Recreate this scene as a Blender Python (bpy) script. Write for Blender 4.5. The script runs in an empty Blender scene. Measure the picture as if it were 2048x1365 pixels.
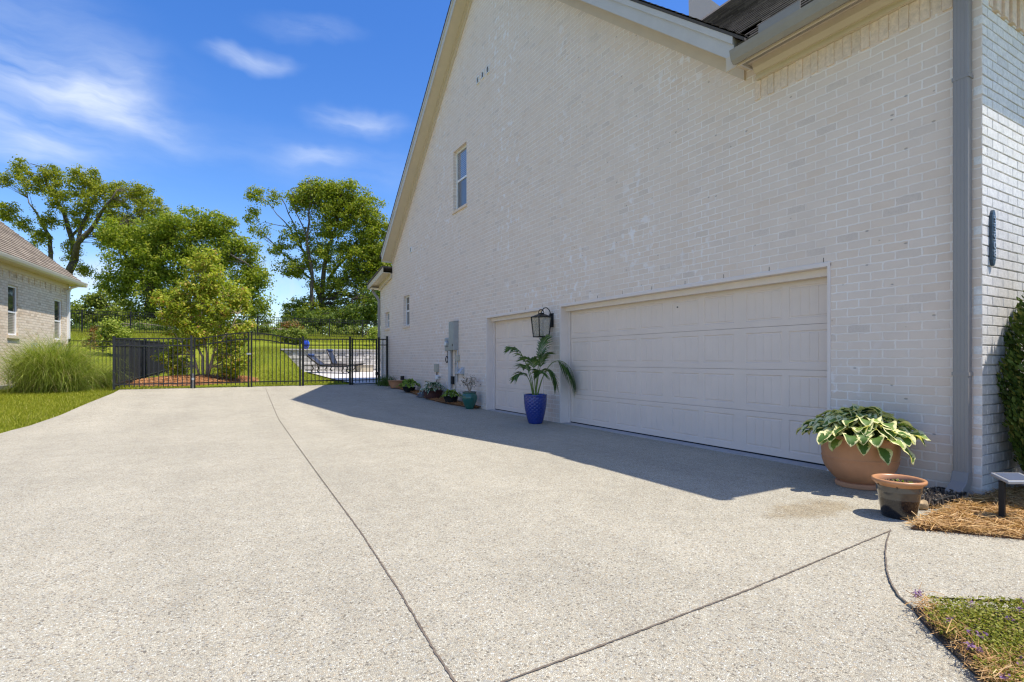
import bpy, bmesh, math, random
import numpy as np
from mathutils import Vector, Matrix

rng = np.random.default_rng(7)
random.seed(7)
sc = bpy.context.scene
COL = sc.collection
R = math.radians
FPX, CX, CY, EYE = 1060.0, 1024.0, 721.0, 1.15
YAW = 29.7
cr = (math.cos(R(YAW)), -math.sin(R(YAW)))      # camera right in the ground plane
cf = (math.sin(R(YAW)), math.cos(R(YAW)))       # camera forward
D = 5.58                                        # house side wall stands at x = D

# ------------------------------------------------------------------ helpers
def S(x, a, b):
    t = np.clip((np.asarray(x, float) - a) / (b - a), 0, 1)
    return t * t * (3 - 2 * t)

ZY = [-400, 11, 14.5, 18.7, 26, 33, 42, 60, 400]
ZZ = [0, 0, .14, .30, .60, 1.35, 2.95, 3.5, 4.0]
def gz(x, y):
    x = np.asarray(x, float); y = np.asarray(y, float)
    z = np.interp(y, ZY, ZZ)
    z = z + .9 * S(x, -.5, 2.5) * S(y, 20, 27) * (1 - S(y, 27, 42))
    pz = np.interp(y, [18.7, 25.5], [.30, .60])
    m = S(x, 2.9, 3.75) * (y > 18.7) * (y < 27.1)
    return z * (1 - m) + pz * m
def gzf(x, y): return float(gz(x, y))

def at(px, py, zc, w=0):
    xc = (px - CX) / FPX * zc; zz = zc + w
    return np.array([cr[0] * xc + cf[0] * zz, cr[1] * xc + cf[1] * zz, EYE + (CY - py) / FPX * zc])
def G(px, py):
    zc = 1.15 * FPX / (py - CY)
    for _ in range(30):
        p = at(px, py, zc)
        h = EYE - gzf(p[0], p[1])
        zc = .5 * zc + .5 * h * FPX / (py - CY)
    p = at(px, py, zc); return (float(p[0]), float(p[1]))

def base_of(p):
    while p is not None:
        if 'base' in p: return np.array(p['base'], float)
        p = p.parent
    return np.zeros(3)
class MB:
    def __init__(s): s.v = []; s.f = []; s.a = []
    def face(s, pts, attr=None):
        n = len(s.v); s.v += [tuple(map(float, p)) for p in pts]; s.f.append(tuple(range(n, n + len(pts))))
        if attr is not None: s.a += list(attr)
    def box(s, x0, x1, y0, y1, z0, z1):
        n = len(s.v)
        s.v += [(x0,y0,z0),(x1,y0,z0),(x1,y1,z0),(x0,y1,z0),(x0,y0,z1),(x1,y0,z1),(x1,y1,z1),(x0,y1,z1)]
        s.f += [tuple(n + i for i in q) for q in ((3,2,1,0),(4,5,6,7),(0,1,5,4),(1,2,6,5),(2,3,7,6),(3,0,4,7))]
        return s
    def prism(s, pts, ext):
        """polygon pts (3D, planar) extruded by vector ext"""
        n = len(s.v); k = len(pts); e = np.array(ext, float)
        s.v += [tuple(map(float, p)) for p in pts] + [tuple(map(float, np.array(p, float) + e)) for p in pts]
        s.f.append(tuple(range(n + k - 1, n - 1, -1))); s.f.append(tuple(range(n + k, n + 2 * k)))
        for i in range(k):
            j = (i + 1) % k; s.f.append((n + i, n + j, n + k + j, n + k + i))
        return s
    def tube(s, pts, rad, sides=6, cap=True):
        pts = [np.array(p, float) for p in pts]; k = len(pts)
        if np.isscalar(rad): rad = [rad] * k
        n = len(s.v)
        prev = None
        for i in range(k):
            t = pts[min(i + 1, k - 1)] - pts[max(i - 1, 0)]
            t = t / (np.linalg.norm(t) + 1e-9)
            if prev is None:
                a = np.array([0, 0, 1.]) if abs(t[2]) < .9 else np.array([1., 0, 0])
                u = np.cross(t, a)
            else: u = prev - t * np.dot(prev, t)
            u = u / (np.linalg.norm(u) + 1e-9); prev = u; v = np.cross(t, u)
            for j in range(sides):
                th = 2 * math.pi * j / sides
                s.v.append(tuple(pts[i] + rad[i] * (math.cos(th) * u + math.sin(th) * v)))
        for i in range(k - 1):
            for j in range(sides):
                a = n + i * sides + j; b = n + i * sides + (j + 1) % sides
                s.f.append((a, b, b + sides, a + sides))
        if cap:
            s.f.append(tuple(n + j for j in range(sides - 1, -1, -1)))
            s.f.append(tuple(n + (k - 1) * sides + j for j in range(sides)))
        return s
    def bar(s, p, q, w, d):
        """box bar from p to q: w across (horizontal), d along the other"""
        p = np.array(p, float); q = np.array(q, float); t = q - p; t /= np.linalg.norm(t)
        up = np.array([0, 0, 1.]) if abs(t[2]) < .95 else np.array([0, 1., 0])
        u = np.cross(t, up); u /= np.linalg.norm(u); v = np.cross(u, t)
        c = [p + u * a * w / 2 + v * b * d / 2 for a, b in ((-1,-1),(1,-1),(1,1),(-1,1))]
        return s.prism(c, q - p)
    def lathe(s, cx, cy, prof, seg=32, fn=None, z0=0):
        n = len(s.v); k = len(prof)
        for i, (r, z) in enumerate(prof):
            for j in range(seg):
                th = 2 * math.pi * j / seg
                rr = r + (fn(th, z, i) if fn else 0)
                s.v.append((cx + rr * math.cos(th), cy + rr * math.sin(th), z0 + z))
        for i in range(k - 1):
            for j in range(seg):
                a = n + i * seg + j; b = n + i * seg + (j + 1) % seg
                s.f.append((a, b, b + seg, a + seg))
        return s
    def build(s, name, m, parent=None, smooth=False, bevel=0, auto=None):
        me = bpy.data.meshes.new(name)
        off = base_of(parent)
        v = np.array(s.v, float) - off
        me.from_pydata([tuple(x) for x in v], [], s.f)
        me.update()
        if s.a and len(s.a) == len(s.v):
            at_ = me.attributes.new('rim', 'FLOAT', 'POINT'); at_.data.foreach_set('value', np.array(s.a, dtype=np.float32))
        o = bpy.data.objects.new(name, me); COL.objects.link(o)
        if m is not None: me.materials.append(m)
        bm = bmesh.new(); bm.from_mesh(me)
        if bevel or not s.a:
            try: bmesh.ops.recalc_face_normals(bm, faces=bm.faces) if len(bm.faces) < 60000 else None
            except Exception: pass
        bm.to_mesh(me); bm.free()
        if smooth: me.polygons.foreach_set('use_smooth', [True] * len(me.polygons))
        if auto is not None:
            me.polygons.foreach_set('use_smooth', [True] * len(me.polygons))
            me.set_sharp_from_angle(angle=R(auto))
        if bevel:
            b = o.modifiers.new('bevel', 'BEVEL'); b.width = bevel; b.segments = 2; b.limit_method = 'ANGLE'
        if parent is not None: o.parent = parent
        return o

def npmesh(name, V, F, m, parent=None, smooth=False, base=None):
    V = np.asarray(V, np.float32); F = np.asarray(F, np.int32)
    V = V - base_of(parent).astype(np.float32)
    me = bpy.data.meshes.new(name)
    me.vertices.add(len(V)); me.vertices.foreach_set('co', V.ravel())
    k = F.shape[1]
    me.loops.add(F.size); me.loops.foreach_set('vertex_index', F.ravel())
    me.polygons.add(len(F)); me.polygons.foreach_set('loop_start', np.arange(0, F.size, k, dtype=np.int32))
    me.polygons.foreach_set('loop_total', np.full(len(F), k, np.int32))
    me.update(calc_edges=True)
    if smooth: me.polygons.foreach_set('use_smooth', [True] * len(F))
    me.materials.append(m)
    o = bpy.data.objects.new(name, me); COL.objects.link(o)
    if parent is not None: o.parent = parent
    return o

def tag(o, label=None, cat=None, group=None, kind=None):
    if label: o['label'] = label
    if cat: o['category'] = cat
    if group: o['group'] = group
    if kind: o['kind'] = kind
    return o
def thing(name, label, cat, loc, group=None):
    o = bpy.data.objects.new(name, None); COL.objects.link(o)
    o.empty_display_size = .1
    o.location = loc; o['base'] = [float(c) for c in loc]
    return tag(o, label, cat, group)

# ------------------------------------------------------------------ materials
class NT:
    def __init__(s, name):
        s.m = bpy.data.materials.new(name); s.m.use_nodes = True
        s.t = s.m.node_tree; s.n = s.t.nodes; s.l = s.t.links; s.n.clear()
        s.out = s.n.new('ShaderNodeOutputMaterial')
    def node(s, typ, ins=None, **kw):
        nd = s.n.new(typ)
        for k, v in kw.items(): setattr(nd, k, v)
        for k, v in (ins or {}).items(): s.put(nd.inputs[k], v)
        return nd
    def put(s, sock, v):
        if isinstance(v, bpy.types.NodeSocket): s.l.new(v, sock)
        else:
            if hasattr(sock, 'default_value'):
                try: sock.default_value = v
                except Exception:
                    sock.default_value = (*v, 1.0)
    def math(s, op, a, b=0.5, clamp=False):
        nd = s.n.new('ShaderNodeMath'); nd.operation = op; nd.use_clamp = clamp
        s.put(nd.inputs[0], a); s.put(nd.inputs[1], b); return nd.outputs[0]
    def mix(s, fac, a, b, mode='MIX'):
        nd = s.n.new('ShaderNodeMix'); nd.data_type = 'RGBA'; nd.blend_type = mode
        s.put(nd.inputs[0], fac)
        for i, v in ((6, a), (7, b)):
            s.put(nd.inputs[i], v if isinstance(v, bpy.types.NodeSocket) else (*v, 1.0) if len(v) == 3 else v)
        return nd.outputs[2]
    def ramp(s, fac, stops, interp='LINEAR'):
        nd = s.n.new('ShaderNodeValToRGB'); nd.color_ramp.interpolation = interp
        e = nd.color_ramp.elements
        while len(e) < len(stops): e.new(.5)
        for el, (p, c) in zip(e, stops):
            el.position = p; el.color = (*c, 1) if not np.isscalar(c) else (c, c, c, 1)
        s.put(nd.inputs[0], fac); return nd.outputs[0]
    def noise(s, vec, scale, detail=4, rough=.55, out=0):
        nd = s.node('ShaderNodeTexNoise', {'Vector': vec, 'Scale': scale, 'Detail': detail, 'Roughness': rough})
        return nd.outputs[out]
    def map(s, v, a, b, c, d):
        nd = s.node('ShaderNodeMapRange', {0: v, 1: a, 2: b, 3: c, 4: d}); return nd.outputs[0]
    def co(s, which='Object'): return s.node('ShaderNodeTexCoord').outputs[which]
    def bump(s, h, strength=.5, dist=.01):
        return s.node('ShaderNodeBump', {'Height': h, 'Strength': strength, 'Distance': dist}).outputs[0]
    def bsdf(s, col, rough=.6, metal=0, normal=None, **kw):
        b = s.n.new('ShaderNodeBsdfPrincipled')
        s.put(b.inputs['Base Color'], col if isinstance(col, bpy.types.NodeSocket) else (*col, 1))
        s.put(b.inputs['Roughness'], rough); s.put(b.inputs['Metallic'], metal)
        if normal is not None: s.l.new(normal, b.inputs['Normal'])
        for k, v in kw.items(): s.put(b.inputs[k.replace('_', ' ')], v)
        return b.outputs[0]
    def done(s, sh): s.l.new(sh, s.out.inputs[0]); return s.m

def M(name, col, rough=.6, var=.08, scale=6, bump=0, bscale=60, metal=0, dist=.003, **kw):
    t = NT(name); co = t.co()
    n = t.noise(co, scale, 5, .6)
    v = t.map(n, .3, .7, 1 - var, 1 + var)
    c = t.mix(1.0, col, t.node('ShaderNodeCombineColor', {0: v, 1: v, 2: v}).outputs[0], 'MULTIPLY')
    nm = t.bump(t.noise(co, bscale, 4, .6), bump, dist) if bump else None
    return t.done(t.bsdf(c, rough, metal, nm, **kw))

def leafmat(name, stops, transl=.35, rough=.5, clump=None, spec=.2):
    t = NT(name)
    r = t.node('ShaderNodeNewGeometry').outputs['Random Per Island']
    c = t.ramp(r, stops)
    if clump:
        n = t.noise(t.co(), clump[0], 3, .6)
        c = t.mix(t.map(n, .42, .62, 0, clump[2] if len(clump) > 2 else .7), c, clump[1])
    b = t.bsdf(c, rough, Specular_IOR_Level=spec)
    tr = t.node('ShaderNodeBsdfTranslucent', {'Color': t.mix(1.0, c, (1.25, 1.3, .6), 'MULTIPLY')}).outputs[0]
    return t.done(t.node('ShaderNodeMixShader', {0: transl, 1: b, 2: tr}).outputs[0])

def brickmat(name, axis, base, alt, tan, mortar, patch, pit=.5, bumps=.5, msize=.006, off=0.0):
    t = NT(name); co = t.co()
    sp = t.node('ShaderNodeSeparateXYZ', {0: co})
    vec = t.node('ShaderNodeCombineXYZ', {0: sp.outputs[axis], 1: sp.outputs[2], 2: 0.0}).outputs[0]
    wn = t.noise(co, 14, 3, .6, out=1)
    w = t.node('ShaderNodeVectorMath', {0: wn, 1: (.5, .5, .5)}, operation='SUBTRACT').outputs[0]
    w = t.node('ShaderNodeVectorMath', {0: w, 'Scale': .022}, operation='SCALE').outputs[0]
    v2 = t.node('ShaderNodeVectorMath', {0: vec, 1: w}, operation='ADD').outputs[0]
    def bt(msz, sm, c2=1.0):
        return t.node('ShaderNodeTexBrick', {'Vector': v2, 'Color1': (0,0,0,1), 'Color2': (1,1,1,1), 'Mortar': (.5,.5,.5,1), 'Scale': 1.0,
                      'Mortar Size': msz, 'Mortar Smooth': sm, 'Bias': 0.0, 'Brick Width': .2145, 'Row Height': .0836})
    b1 = bt(msize, .35)
    r = t.node('ShaderNodeSeparateColor', {0: b1.outputs[0]}).outputs[0]
    c = t.ramp(r, [(0, alt), (.06, base), (.5, tuple(x * 1.04 for x in base)), (.78, tan), (.9, base), (.985, tuple(x * .93 for x in alt)), (1, alt)])
    n1 = t.noise(co, 3.2, 6, .65)
    c = t.mix(t.map(n1, .35, .7, 0, .45), c, tuple(x * 1.12 for x in base))
    # worn faces on a few bricks
    n2 = t.noise(co, 45, 4, .7)
    worn = t.math('MULTIPLY', t.map(r, .945, .975, 0, 1), t.map(n2, .50, .60, 0, 1))
    c = t.mix(t.math('MULTIPLY', worn, .2), c, tuple(x * .66 for x in alt))
    # mortar smears
    ms = t.map(t.noise(co, 1.6, 5, .6), .36, .60, .40, 1.0)
    c = t.mix(t.math('MULTIPLY', b1.outputs[1], ms), c, mortar)
    # white limewash blotches gathered in areas
    area = t.map(t.noise(co, .55, 2, .5), .50, .66, 0, 1)
    bl = t.map(t.noise(co, 7, 3, .5), .56, .64, 0, 1)
    c = t.mix(t.math('MULTIPLY', t.math('MULTIPLY', area, bl), .75), c, patch)
    # pits and slots
    st = t.node('ShaderNodeMapping', {0: vec, 3: (9, 16, 1)}).outputs[0]
    vo = t.node('ShaderNodeTexVoronoi', {'Vector': st, 'Scale': 1.0}, feature='F1')
    rare = t.node('ShaderNodeSeparateColor', {0: vo.outputs['Color']}).outputs[0]
    pm = t.math('MULTIPLY', t.math('LESS_THAN', rare, .075), t.map(vo.outputs[0], .10, .17, 1, 0))
    c = t.mix(t.math('MULTIPLY', pm, pit * .8), c, (.05, .045, .04))
    h = t.math('SUBTRACT', t.math('MULTIPLY', t.noise(co, 38, 5, .7), .35), t.math('MULTIPLY', b1.outputs[1], .8))
    h = t.math('SUBTRACT', h, t.math('MULTIPLY', pm, .9))
    return t.done(t.bsdf(c, .85, 0, t.bump(h, bumps, .012), Specular_IOR_Level=.25))

def islandmat(name, stops, rough=.85, nscale=25, namt=.15, bump=.3, bscale=90, dist=.004):
    t = NT(name); co = t.co()
    r = t.node('ShaderNodeNewGeometry').outputs['Random Per Island']
    c = t.ramp(r, stops)
    n = t.noise(co, nscale, 5, .65)
    v = t.map(n, .3, .7, 1 - namt, 1 + namt)
    c = t.mix(1.0, c, t.node('ShaderNodeCombineColor', {0: v, 1: v, 2: v}).outputs[0], 'MULTIPLY')
    return t.done(t.bsdf(c, rough, 0, t.bump(t.noise(co, bscale, 4, .6), bump, dist), Specular_IOR_Level=.25))

def aggregate(name):
    t = NT(name); co = t.co()
    wn = t.node('ShaderNodeVectorMath', {0: t.noise(co, 60, 2, .5, out=1), 'Scale': .006}, operation='SCALE').outputs[0]
    v = t.node('ShaderNodeVectorMath', {0: co, 1: wn}, operation='ADD').outputs[0]
    vo = t.node('ShaderNodeTexVoronoi', {'Vector': v, 'Scale': 132.0, 'Randomness': 1.0}, feature='F1')
    ve = t.node('ShaderNodeTexVoronoi', {'Vector': v, 'Scale': 132.0, 'Randomness': 1.0}, feature='DISTANCE_TO_EDGE')
    vs = t.node('ShaderNodeTexVoronoi', {'Vector': v, 'Scale': 230.0}, feature='F1')
    r = t.node('ShaderNodeSeparateColor', {0: vo.outputs['Color']})
    r2 = t.node('ShaderNodeSeparateColor', {0: vs.outputs['Color']})
    c = t.ramp(r.outputs[0], [(0, (.115, .10, .085)), (.10, (.20, .17, .14)), (.22, (.33, .30, .255)), (.42, (.43, .385, .315)),
                              (.58, (.40, .31, .215)), (.68, (.33, .32, .315)), (.84, (.47, .435, .37)), (1, (.62, .60, .55))])
    cm = t.ramp(r2.outputs[0], [(0, (.30, .26, .205)), (.6, (.45, .40, .32)), (1, (.55, .50, .42))])
    # pebbles show through the sandy paste
    show = t.map(r.outputs[1], .30, .55, 0, .9)
    c = t.mix(show, cm, c)
    edge = t.map(ve.outputs[0], .02, .10, .75, 0)
    c = t.mix(t.math('MULTIPLY', edge, .8), c, (.225, .19, .15))
    lane = t.node('ShaderNodeMapping', {0: co, 3: (1.5, .16, 1)}).outputs[0]
    big = t.math('MULTIPLY', t.map(t.noise(co, .7, 5, .6), .3, .7, .92, 1.08), t.map(t.noise(lane, .9, 4, .55), .32, .68, .93, 1.06))
    mid = t.map(t.noise(co, 6, 4, .6), .3, .7, .93, 1.07)
    k = t.math('MULTIPLY', big, mid)
    c = t.mix(1.0, c, t.node('ShaderNodeCombineColor', {0: t.math('MULTIPLY', k, 1.05), 1: t.math('MULTIPLY', k, 1.085), 2: t.math('MULTIPLY', k, 1.02)}).outputs[0], 'MULTIPLY')
    # tan water stain that ran from the planter
    loc = t.node('ShaderNodeMapping', {0: co, 1: (-4.02, -2.42, 0)}, vector_type='POINT').outputs[0]
    rot = t.node('ShaderNodeMapping', {0: loc, 2: (0, 0, R(22)), 3: (1.75, 4.6, 1)}, vector_type='POINT').outputs[0]
    ln = t.node('ShaderNodeVectorMath', {0: rot}, operation='LENGTH').outputs['Value']
    ln = t.math('ADD', ln, t.map(t.noise(co, 5, 4, .6), .3, .7, -.3, .3))
    stn = t.map(ln, .55, 1.0, .75, 0)
    c = t.mix(stn, c, t.mix(1.0, c, (.74, .66, .54), 'MULTIPLY'))
    # faint tyre marks along the drive
    h = t.math('ADD', t.map(ve.outputs[0], 0, .3, 0, .6), t.math('MULTIPLY', t.math('MULTIPLY', r.outputs[1], .5), t.map(ve.outputs[0], 0, .15, 0, 1)))
    return t.done(t.bsdf(c, .8, 0, t.bump(h, .55, .006), Specular_IOR_Level=.3))

# palette
m_brick = brickmat('white_painted_brick', 1, (.75, .635, .538), (.725, .62, .535), (.75, .612, .497), (.90, .82, .75), (.90, .865, .86), msize=.0086)
m_nbrick = brickmat('tan_painted_brick', 1, (.70, .60, .48), (.50, .39, .28), (.60, .47, .34), (.50, .41, .31), (.76, .70, .60), pit=1.0, bumps=1.0, msize=.009)
m_fbrick = islandmat('white_brick_face', [(0, (.74, .73, .715)), (.3, (.79, .775, .75)), (.7, (.82, .805, .78)), (.9, (.76, .745, .72)), (1, (.70, .69, .67))], bump=.5, dist=.006)
m_mortar = M('mortar', (.55, .53, .50), .9, .1, 30, .5)
m_dentil = islandmat('dentil_brick', [(0, (.74, .61, .49)), (.5, (.79, .64, .51)), (1, (.70, .58, .47))], bump=.5)
m_trim = M('cream_trim_paint', (.63, .535, .40), .5, .04, 4, .08, 120)
m_fascia = M('grey_fascia_paint', (.56, .53, .485), .45, .05, 3, .06, 80)
m_door = M('garage_door_paint', (.775, .655, .565), .45, .03, 3, .12, 160, dist=.0015)
m_jamb = M('jamb_paint', (.77, .68, .62), .45, .04, 5, .06, 90)
m_gutter = M('gutter_metal', (.29, .265, .225), .38, .06, 5, .04, 30)
m_spout = M('downspout_metal', (.28, .265, .255), .42, .03, 1.5, .0, 40)
m_white = M('white_vinyl', (.78, .79, .80), .35, .03, 10)
m_black = M('black_powdercoat', (.013, .014, .015), .5, .12, 20, .05, 100, Specular_IOR_Level=.3)
m_fencegrey = M('charcoal_powdercoat', (.026, .028, .034), .5, .12, 20, .05, 100, Specular_IOR_Level=.3)
m_seal = M('rubber_seal', (.012, .012, .012), .7, .1, 20)
m_joint = M('joint_filler', (.15, .12, .09), .95, .35, 40, .8, 60, dist=.01)
m_drive = aggregate('exposed_aggregate')
m_patio = M('pale_concrete', (.56, .53, .49), .85, .08, 2, .3, 60)
m_apron = M('smooth_concrete', (.42, .40, .38), .85, .1, 6, .3, 60)
m_steel = M('galvanised_steel', (.36, .38, .385), .42, .1, 8, .05, 60, metal=.25)
m_pvc = M('grey_pvc', (.47, .48, .50), .4, .06, 8)
m_putty = M('putty_plastic', (.45, .43, .36), .5, .06, 8)
m_bulb = M('milky_plastic', (.7, .69, .66), .4, .04, 8)
m_soil = islandmat('potting_soil', [(0, (.05, .035, .025)), (.6, (.11, .075, .05)), (1, (.22, .16, .10))], bump=.8)
m_mulch = M('mulch_ground', (.16, .085, .04), .95, .5, 30, 1.0, 40, dist=.03)
m_soilbed = M('dark_soil', (.06, .047, .038), .95, .5, 35, 1.0, 50, dist=.03)
m_straw = leafmat('pine_needles', [(0, (.22, .115, .045)), (.4, (.43, .245, .09)), (.75, (.58, .365, .15)), (1, (.68, .49, .25))], .15, .5)
m_strawred = leafmat('red_pine_needles', [(0, (.26, .11, .045)), (.5, (.44, .22, .085)), (1, (.56, .32, .15))], .1, .6)
m_bark = M('bark', (.085, .07, .052), .95, .35, 3, 1.0, 14, dist=.06)
m_barkpale = M('pale_bark', (.34, .27, .20), .8, .25, 6, .6, 25, dist=.02)
m_terra = M('terracotta', (.50, .245, .125), .75, .12, 5, .25, 60)
m_slate = M('blue_grey_slate', (.13, .14, .17), .7, .25, 9, .5, 30)

def lawnmat():
    t = NT('lawn_turf'); co = t.co()
    n = t.noise(co, .35, 4, .6); n2 = t.noise(co, 9, 4, .65); n3 = t.noise(co, 60, 3, .6)
    c = t.ramp(n, [(.3, (.17, .21, .016)), (.5, (.25, .285, .02)), (.7, (.32, .33, .03))])
    c = t.mix(t.map(n2, .4, .65, 0, .55), c, (.10, .145, .012))
    k = t.map(n3, .3, .7, .7, 1.3)
    c = t.mix(1.0, c, t.node('ShaderNodeCombineColor', {0: k, 1: k, 2: k}).outputs[0], 'MULTIPLY')
    return t.done(t.bsdf(c, .9, 0, t.bump(n3, 1.0, .05), Specular_IOR_Level=.1))
m_lawn = lawnmat()
m_blade = leafmat('grass_blades', [(0, (.17, .205, .016)), (.5, (.28, .315, .025)), (.85, (.38, .38, .045)), (1, (.48, .42, .13))], .35, .5)

def shinglemat(name, stops): return islandmat(name, stops, .95, 60, .25, .8, 150, .004)
m_shdark = shinglemat('dark_shingles', [(0, (.075, .065, .06)), (.5, (.125, .11, .10)), (1, (.19, .165, .15))])
m_shtan = shinglemat('tan_shingles', [(0, (.19, .155, .12)), (.5, (.25, .207, .16)), (1, (.32, .268, .21))])

def glassmat(name, base, slat=0, rough=.04):
    t = NT(name); co = t.co(); c = base
    if slat:
        sp = t.node('ShaderNodeSeparateXYZ', {0: co}).outputs[2]
        f = t.math('FRACT', t.math('MULTIPLY', sp, 1 / slat))
        c = t.ramp(f, [(0, tuple(x * .25 for x in base)), (.3, base), (.75, tuple(min(1, x * 1.25) for x in base)), (1, tuple(x * .5 for x in base))])
    return t.done(t.bsdf(c, rough, 0, t.bump(t.noise(co, 1.5, 2, .5), .06, .02), Specular_IOR_Level=.9, Coat_Weight=.6, Coat_Roughness=.02))
m_glass = glassmat('window_glass', (.035, .04, .045))
m_blind = glassmat('window_glass_over_blind', (.22, .23, .25), .05)
m_screen = glassmat('window_screen', (.10, .105, .11), 0, .35)
m_nblind = glassmat('neighbour_glass_over_blind', (.30, .28, .25), .05, .2)

def pane_glass():
    t = NT('seeded_lantern_glass')
    g = t.node('ShaderNodeBsdfGlossy', {'Color': (.9, .9, .9, 1), 'Roughness': .12}).outputs[0]
    tr = t.node('ShaderNodeBsdfTransparent', {'Color': (.90, .90, .88, 1)}).outputs[0]
    df = t.node('ShaderNodeBsdfDiffuse', {'Color': (.55, .54, .50, 1)}).outputs[0]
    a = t.node('ShaderNodeMixShader', {0: .22, 1: tr, 2: df}).outputs[0]
    return t.done(t.node('ShaderNodeMixShader', {0: .10, 1: a, 2: g}).outputs[0])
m_pane = pane_glass()

# ------------------------------------------------------------------ camera, light, sky
cam = bpy.data.cameras.new('camera'); co_ = bpy.data.objects.new('camera', cam); COL.objects.link(co_)
cam.sensor_width = 36; cam.lens = FPX / 2048 * 36; cam.shift_y = (CY - 682.5) / 2048
cam.clip_end = 3000; cam.clip_start = .05
co_.location = (0, 0, EYE); co_.rotation_euler = (R(90), 0, R(-YAW)); sc.camera = co_

SUNV = Vector((1.5, -1.5, 4.75)).normalized()
elev = math.asin(SUNV.z); azim = math.atan2(SUNV.x, SUNV.y)
sl = bpy.data.lights.new('sun', 'SUN'); so = bpy.data.objects.new('sun', sl); COL.objects.link(so)
sl.energy = 3.2; sl.angle = R(.53); sl.color = (1, .93, .83)
so.rotation_euler = SUNV.to_track_quat('Z', 'Y').to_euler(); so.location = (8, -8, 25)

def make_sky():
    w = bpy.data.worlds.new('World'); sc.world = w; w.use_nodes = True
    t = NT.__new__(NT); t.t = w.node_tree; t.n = t.t.nodes; t.l = t.t.links; t.n.clear()
    out = t.n.new('ShaderNodeOutputWorld')
    sky = t.n.new('ShaderNodeTexSky'); sky.sky_type = 'NISHITA'; sky.sun_disc = False
    sky.sun_elevation = elev; sky.sun_rotation = azim; sky.air_density = 1.0; sky.dust_density = .6; sky.ozone_density = 2.0
    hs = t.node('ShaderNodeHueSaturation', {'Hue': .513, 'Saturation': 1.36, 'Value': 1.0, 'Color': sky.outputs[0]}).outputs[0]
    d = t.node('ShaderNodeTexCoord').outputs['Generated']
    sp = t.node('ShaderNodeSeparateXYZ', {0: d})
    az = t.math('ARCTAN2', sp.outputs[0], sp.outputs[1]); el = t.math('ARCSINE', sp.outputs[2])
    uv = t.node('ShaderNodeCombineXYZ', {0: az, 1: el, 2: 0.0}).outputs[0]
    wv = t.node('ShaderNodeVectorMath', {0: t.noise(uv, 5, 4, .6, out=1), 'Scale': .08}, operation='SCALE').outputs[0]
    uvw = t.node('ShaderNodeVectorMath', {0: uv, 1: wv}, operation='ADD').outputs[0]
    st = t.node('ShaderNodeMapping', {0: uvw, 2: (0, 0, R(4)), 3: (3.0, 14.0, 1)}).outputs[0]
    streak = t.map(t.noise(st, 1.8, 6, .56), .32, .70, .10, 1)
    puffy = t.map(t.noise(uvw, 14, 6, .6), .38, .62, 0, 1)
    def ae(px, py):
        x = (px - CX) / FPX; return R(YAW) + math.atan(x), math.atan((CY - py) / FPX / math.sqrt(1 + x * x))
    # cloud: centre in the sky, half width, half height, tilt, strength, puffy
    spots = [(30, 120, .24, .13, -.25, .4, 0), (175, 195, .15, .036, -.16, .62, 0), (235, 178, .07, .05, .5, .35, 0), (15, 285, .12, .055, 0, .55, 0), (500, 117, .075, .017, .10, .7, 0),
             (620, 50, .10, .022, .12, .3, 0), (715, 240, .10, .026, .03, .55, 0), (635, 308, .075, .018, .06, .5, 0),
             (170, 572, .075, .05, 0, 1.0, 1), (555, 590, .11, .08, 0, .55, 1), (760, 560, .14, .05, 0, .35, 1), (700, 330, .4, .05, 0, .16, 0)]
    for A_, E_, a, b, k in ((-1.75, .75, .75, .45, .75), (-2.7, .6, .6, .35, .7), (2.6, .5, .5, .3, .6), (-1.25, .35, .35, .2, .6)):  # broad clouds added out of view to brighten and neutralise the shade fill
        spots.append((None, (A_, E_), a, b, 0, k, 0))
    tot = None
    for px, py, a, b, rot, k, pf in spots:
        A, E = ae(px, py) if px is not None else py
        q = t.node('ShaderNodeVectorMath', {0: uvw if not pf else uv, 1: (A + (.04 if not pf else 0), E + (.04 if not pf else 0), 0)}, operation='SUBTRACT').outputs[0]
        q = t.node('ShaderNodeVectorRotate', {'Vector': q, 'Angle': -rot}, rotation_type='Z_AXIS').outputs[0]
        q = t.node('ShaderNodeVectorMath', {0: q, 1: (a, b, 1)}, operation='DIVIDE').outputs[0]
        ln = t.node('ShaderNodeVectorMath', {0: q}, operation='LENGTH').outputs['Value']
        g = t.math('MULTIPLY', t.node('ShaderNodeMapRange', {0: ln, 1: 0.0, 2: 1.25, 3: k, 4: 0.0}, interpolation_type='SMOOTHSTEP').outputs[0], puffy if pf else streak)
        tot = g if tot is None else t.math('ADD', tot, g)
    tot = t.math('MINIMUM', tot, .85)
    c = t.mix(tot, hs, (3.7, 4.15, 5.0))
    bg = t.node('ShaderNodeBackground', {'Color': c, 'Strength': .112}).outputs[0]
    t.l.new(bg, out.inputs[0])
make_sky()
sc.view_settings.view_transform = 'Standard'; sc.view_settings.look = 'None'
sc.view_settings.exposure = 1.0; sc.view_settings.gamma = 1
sc.render.engine = 'CYCLES'
sc.cycles.use_denoising = True; sc.cycles.pixel_filter_type = 'BLACKMAN_HARRIS'; sc.cycles.filter_width = 1.25; sc.cycles.max_bounces = 8; sc.cycles.diffuse_bounces = 5
sc.cycles.transparent_max_bounces = 12; sc.cycles.sample_clamp_indirect = 8

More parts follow.
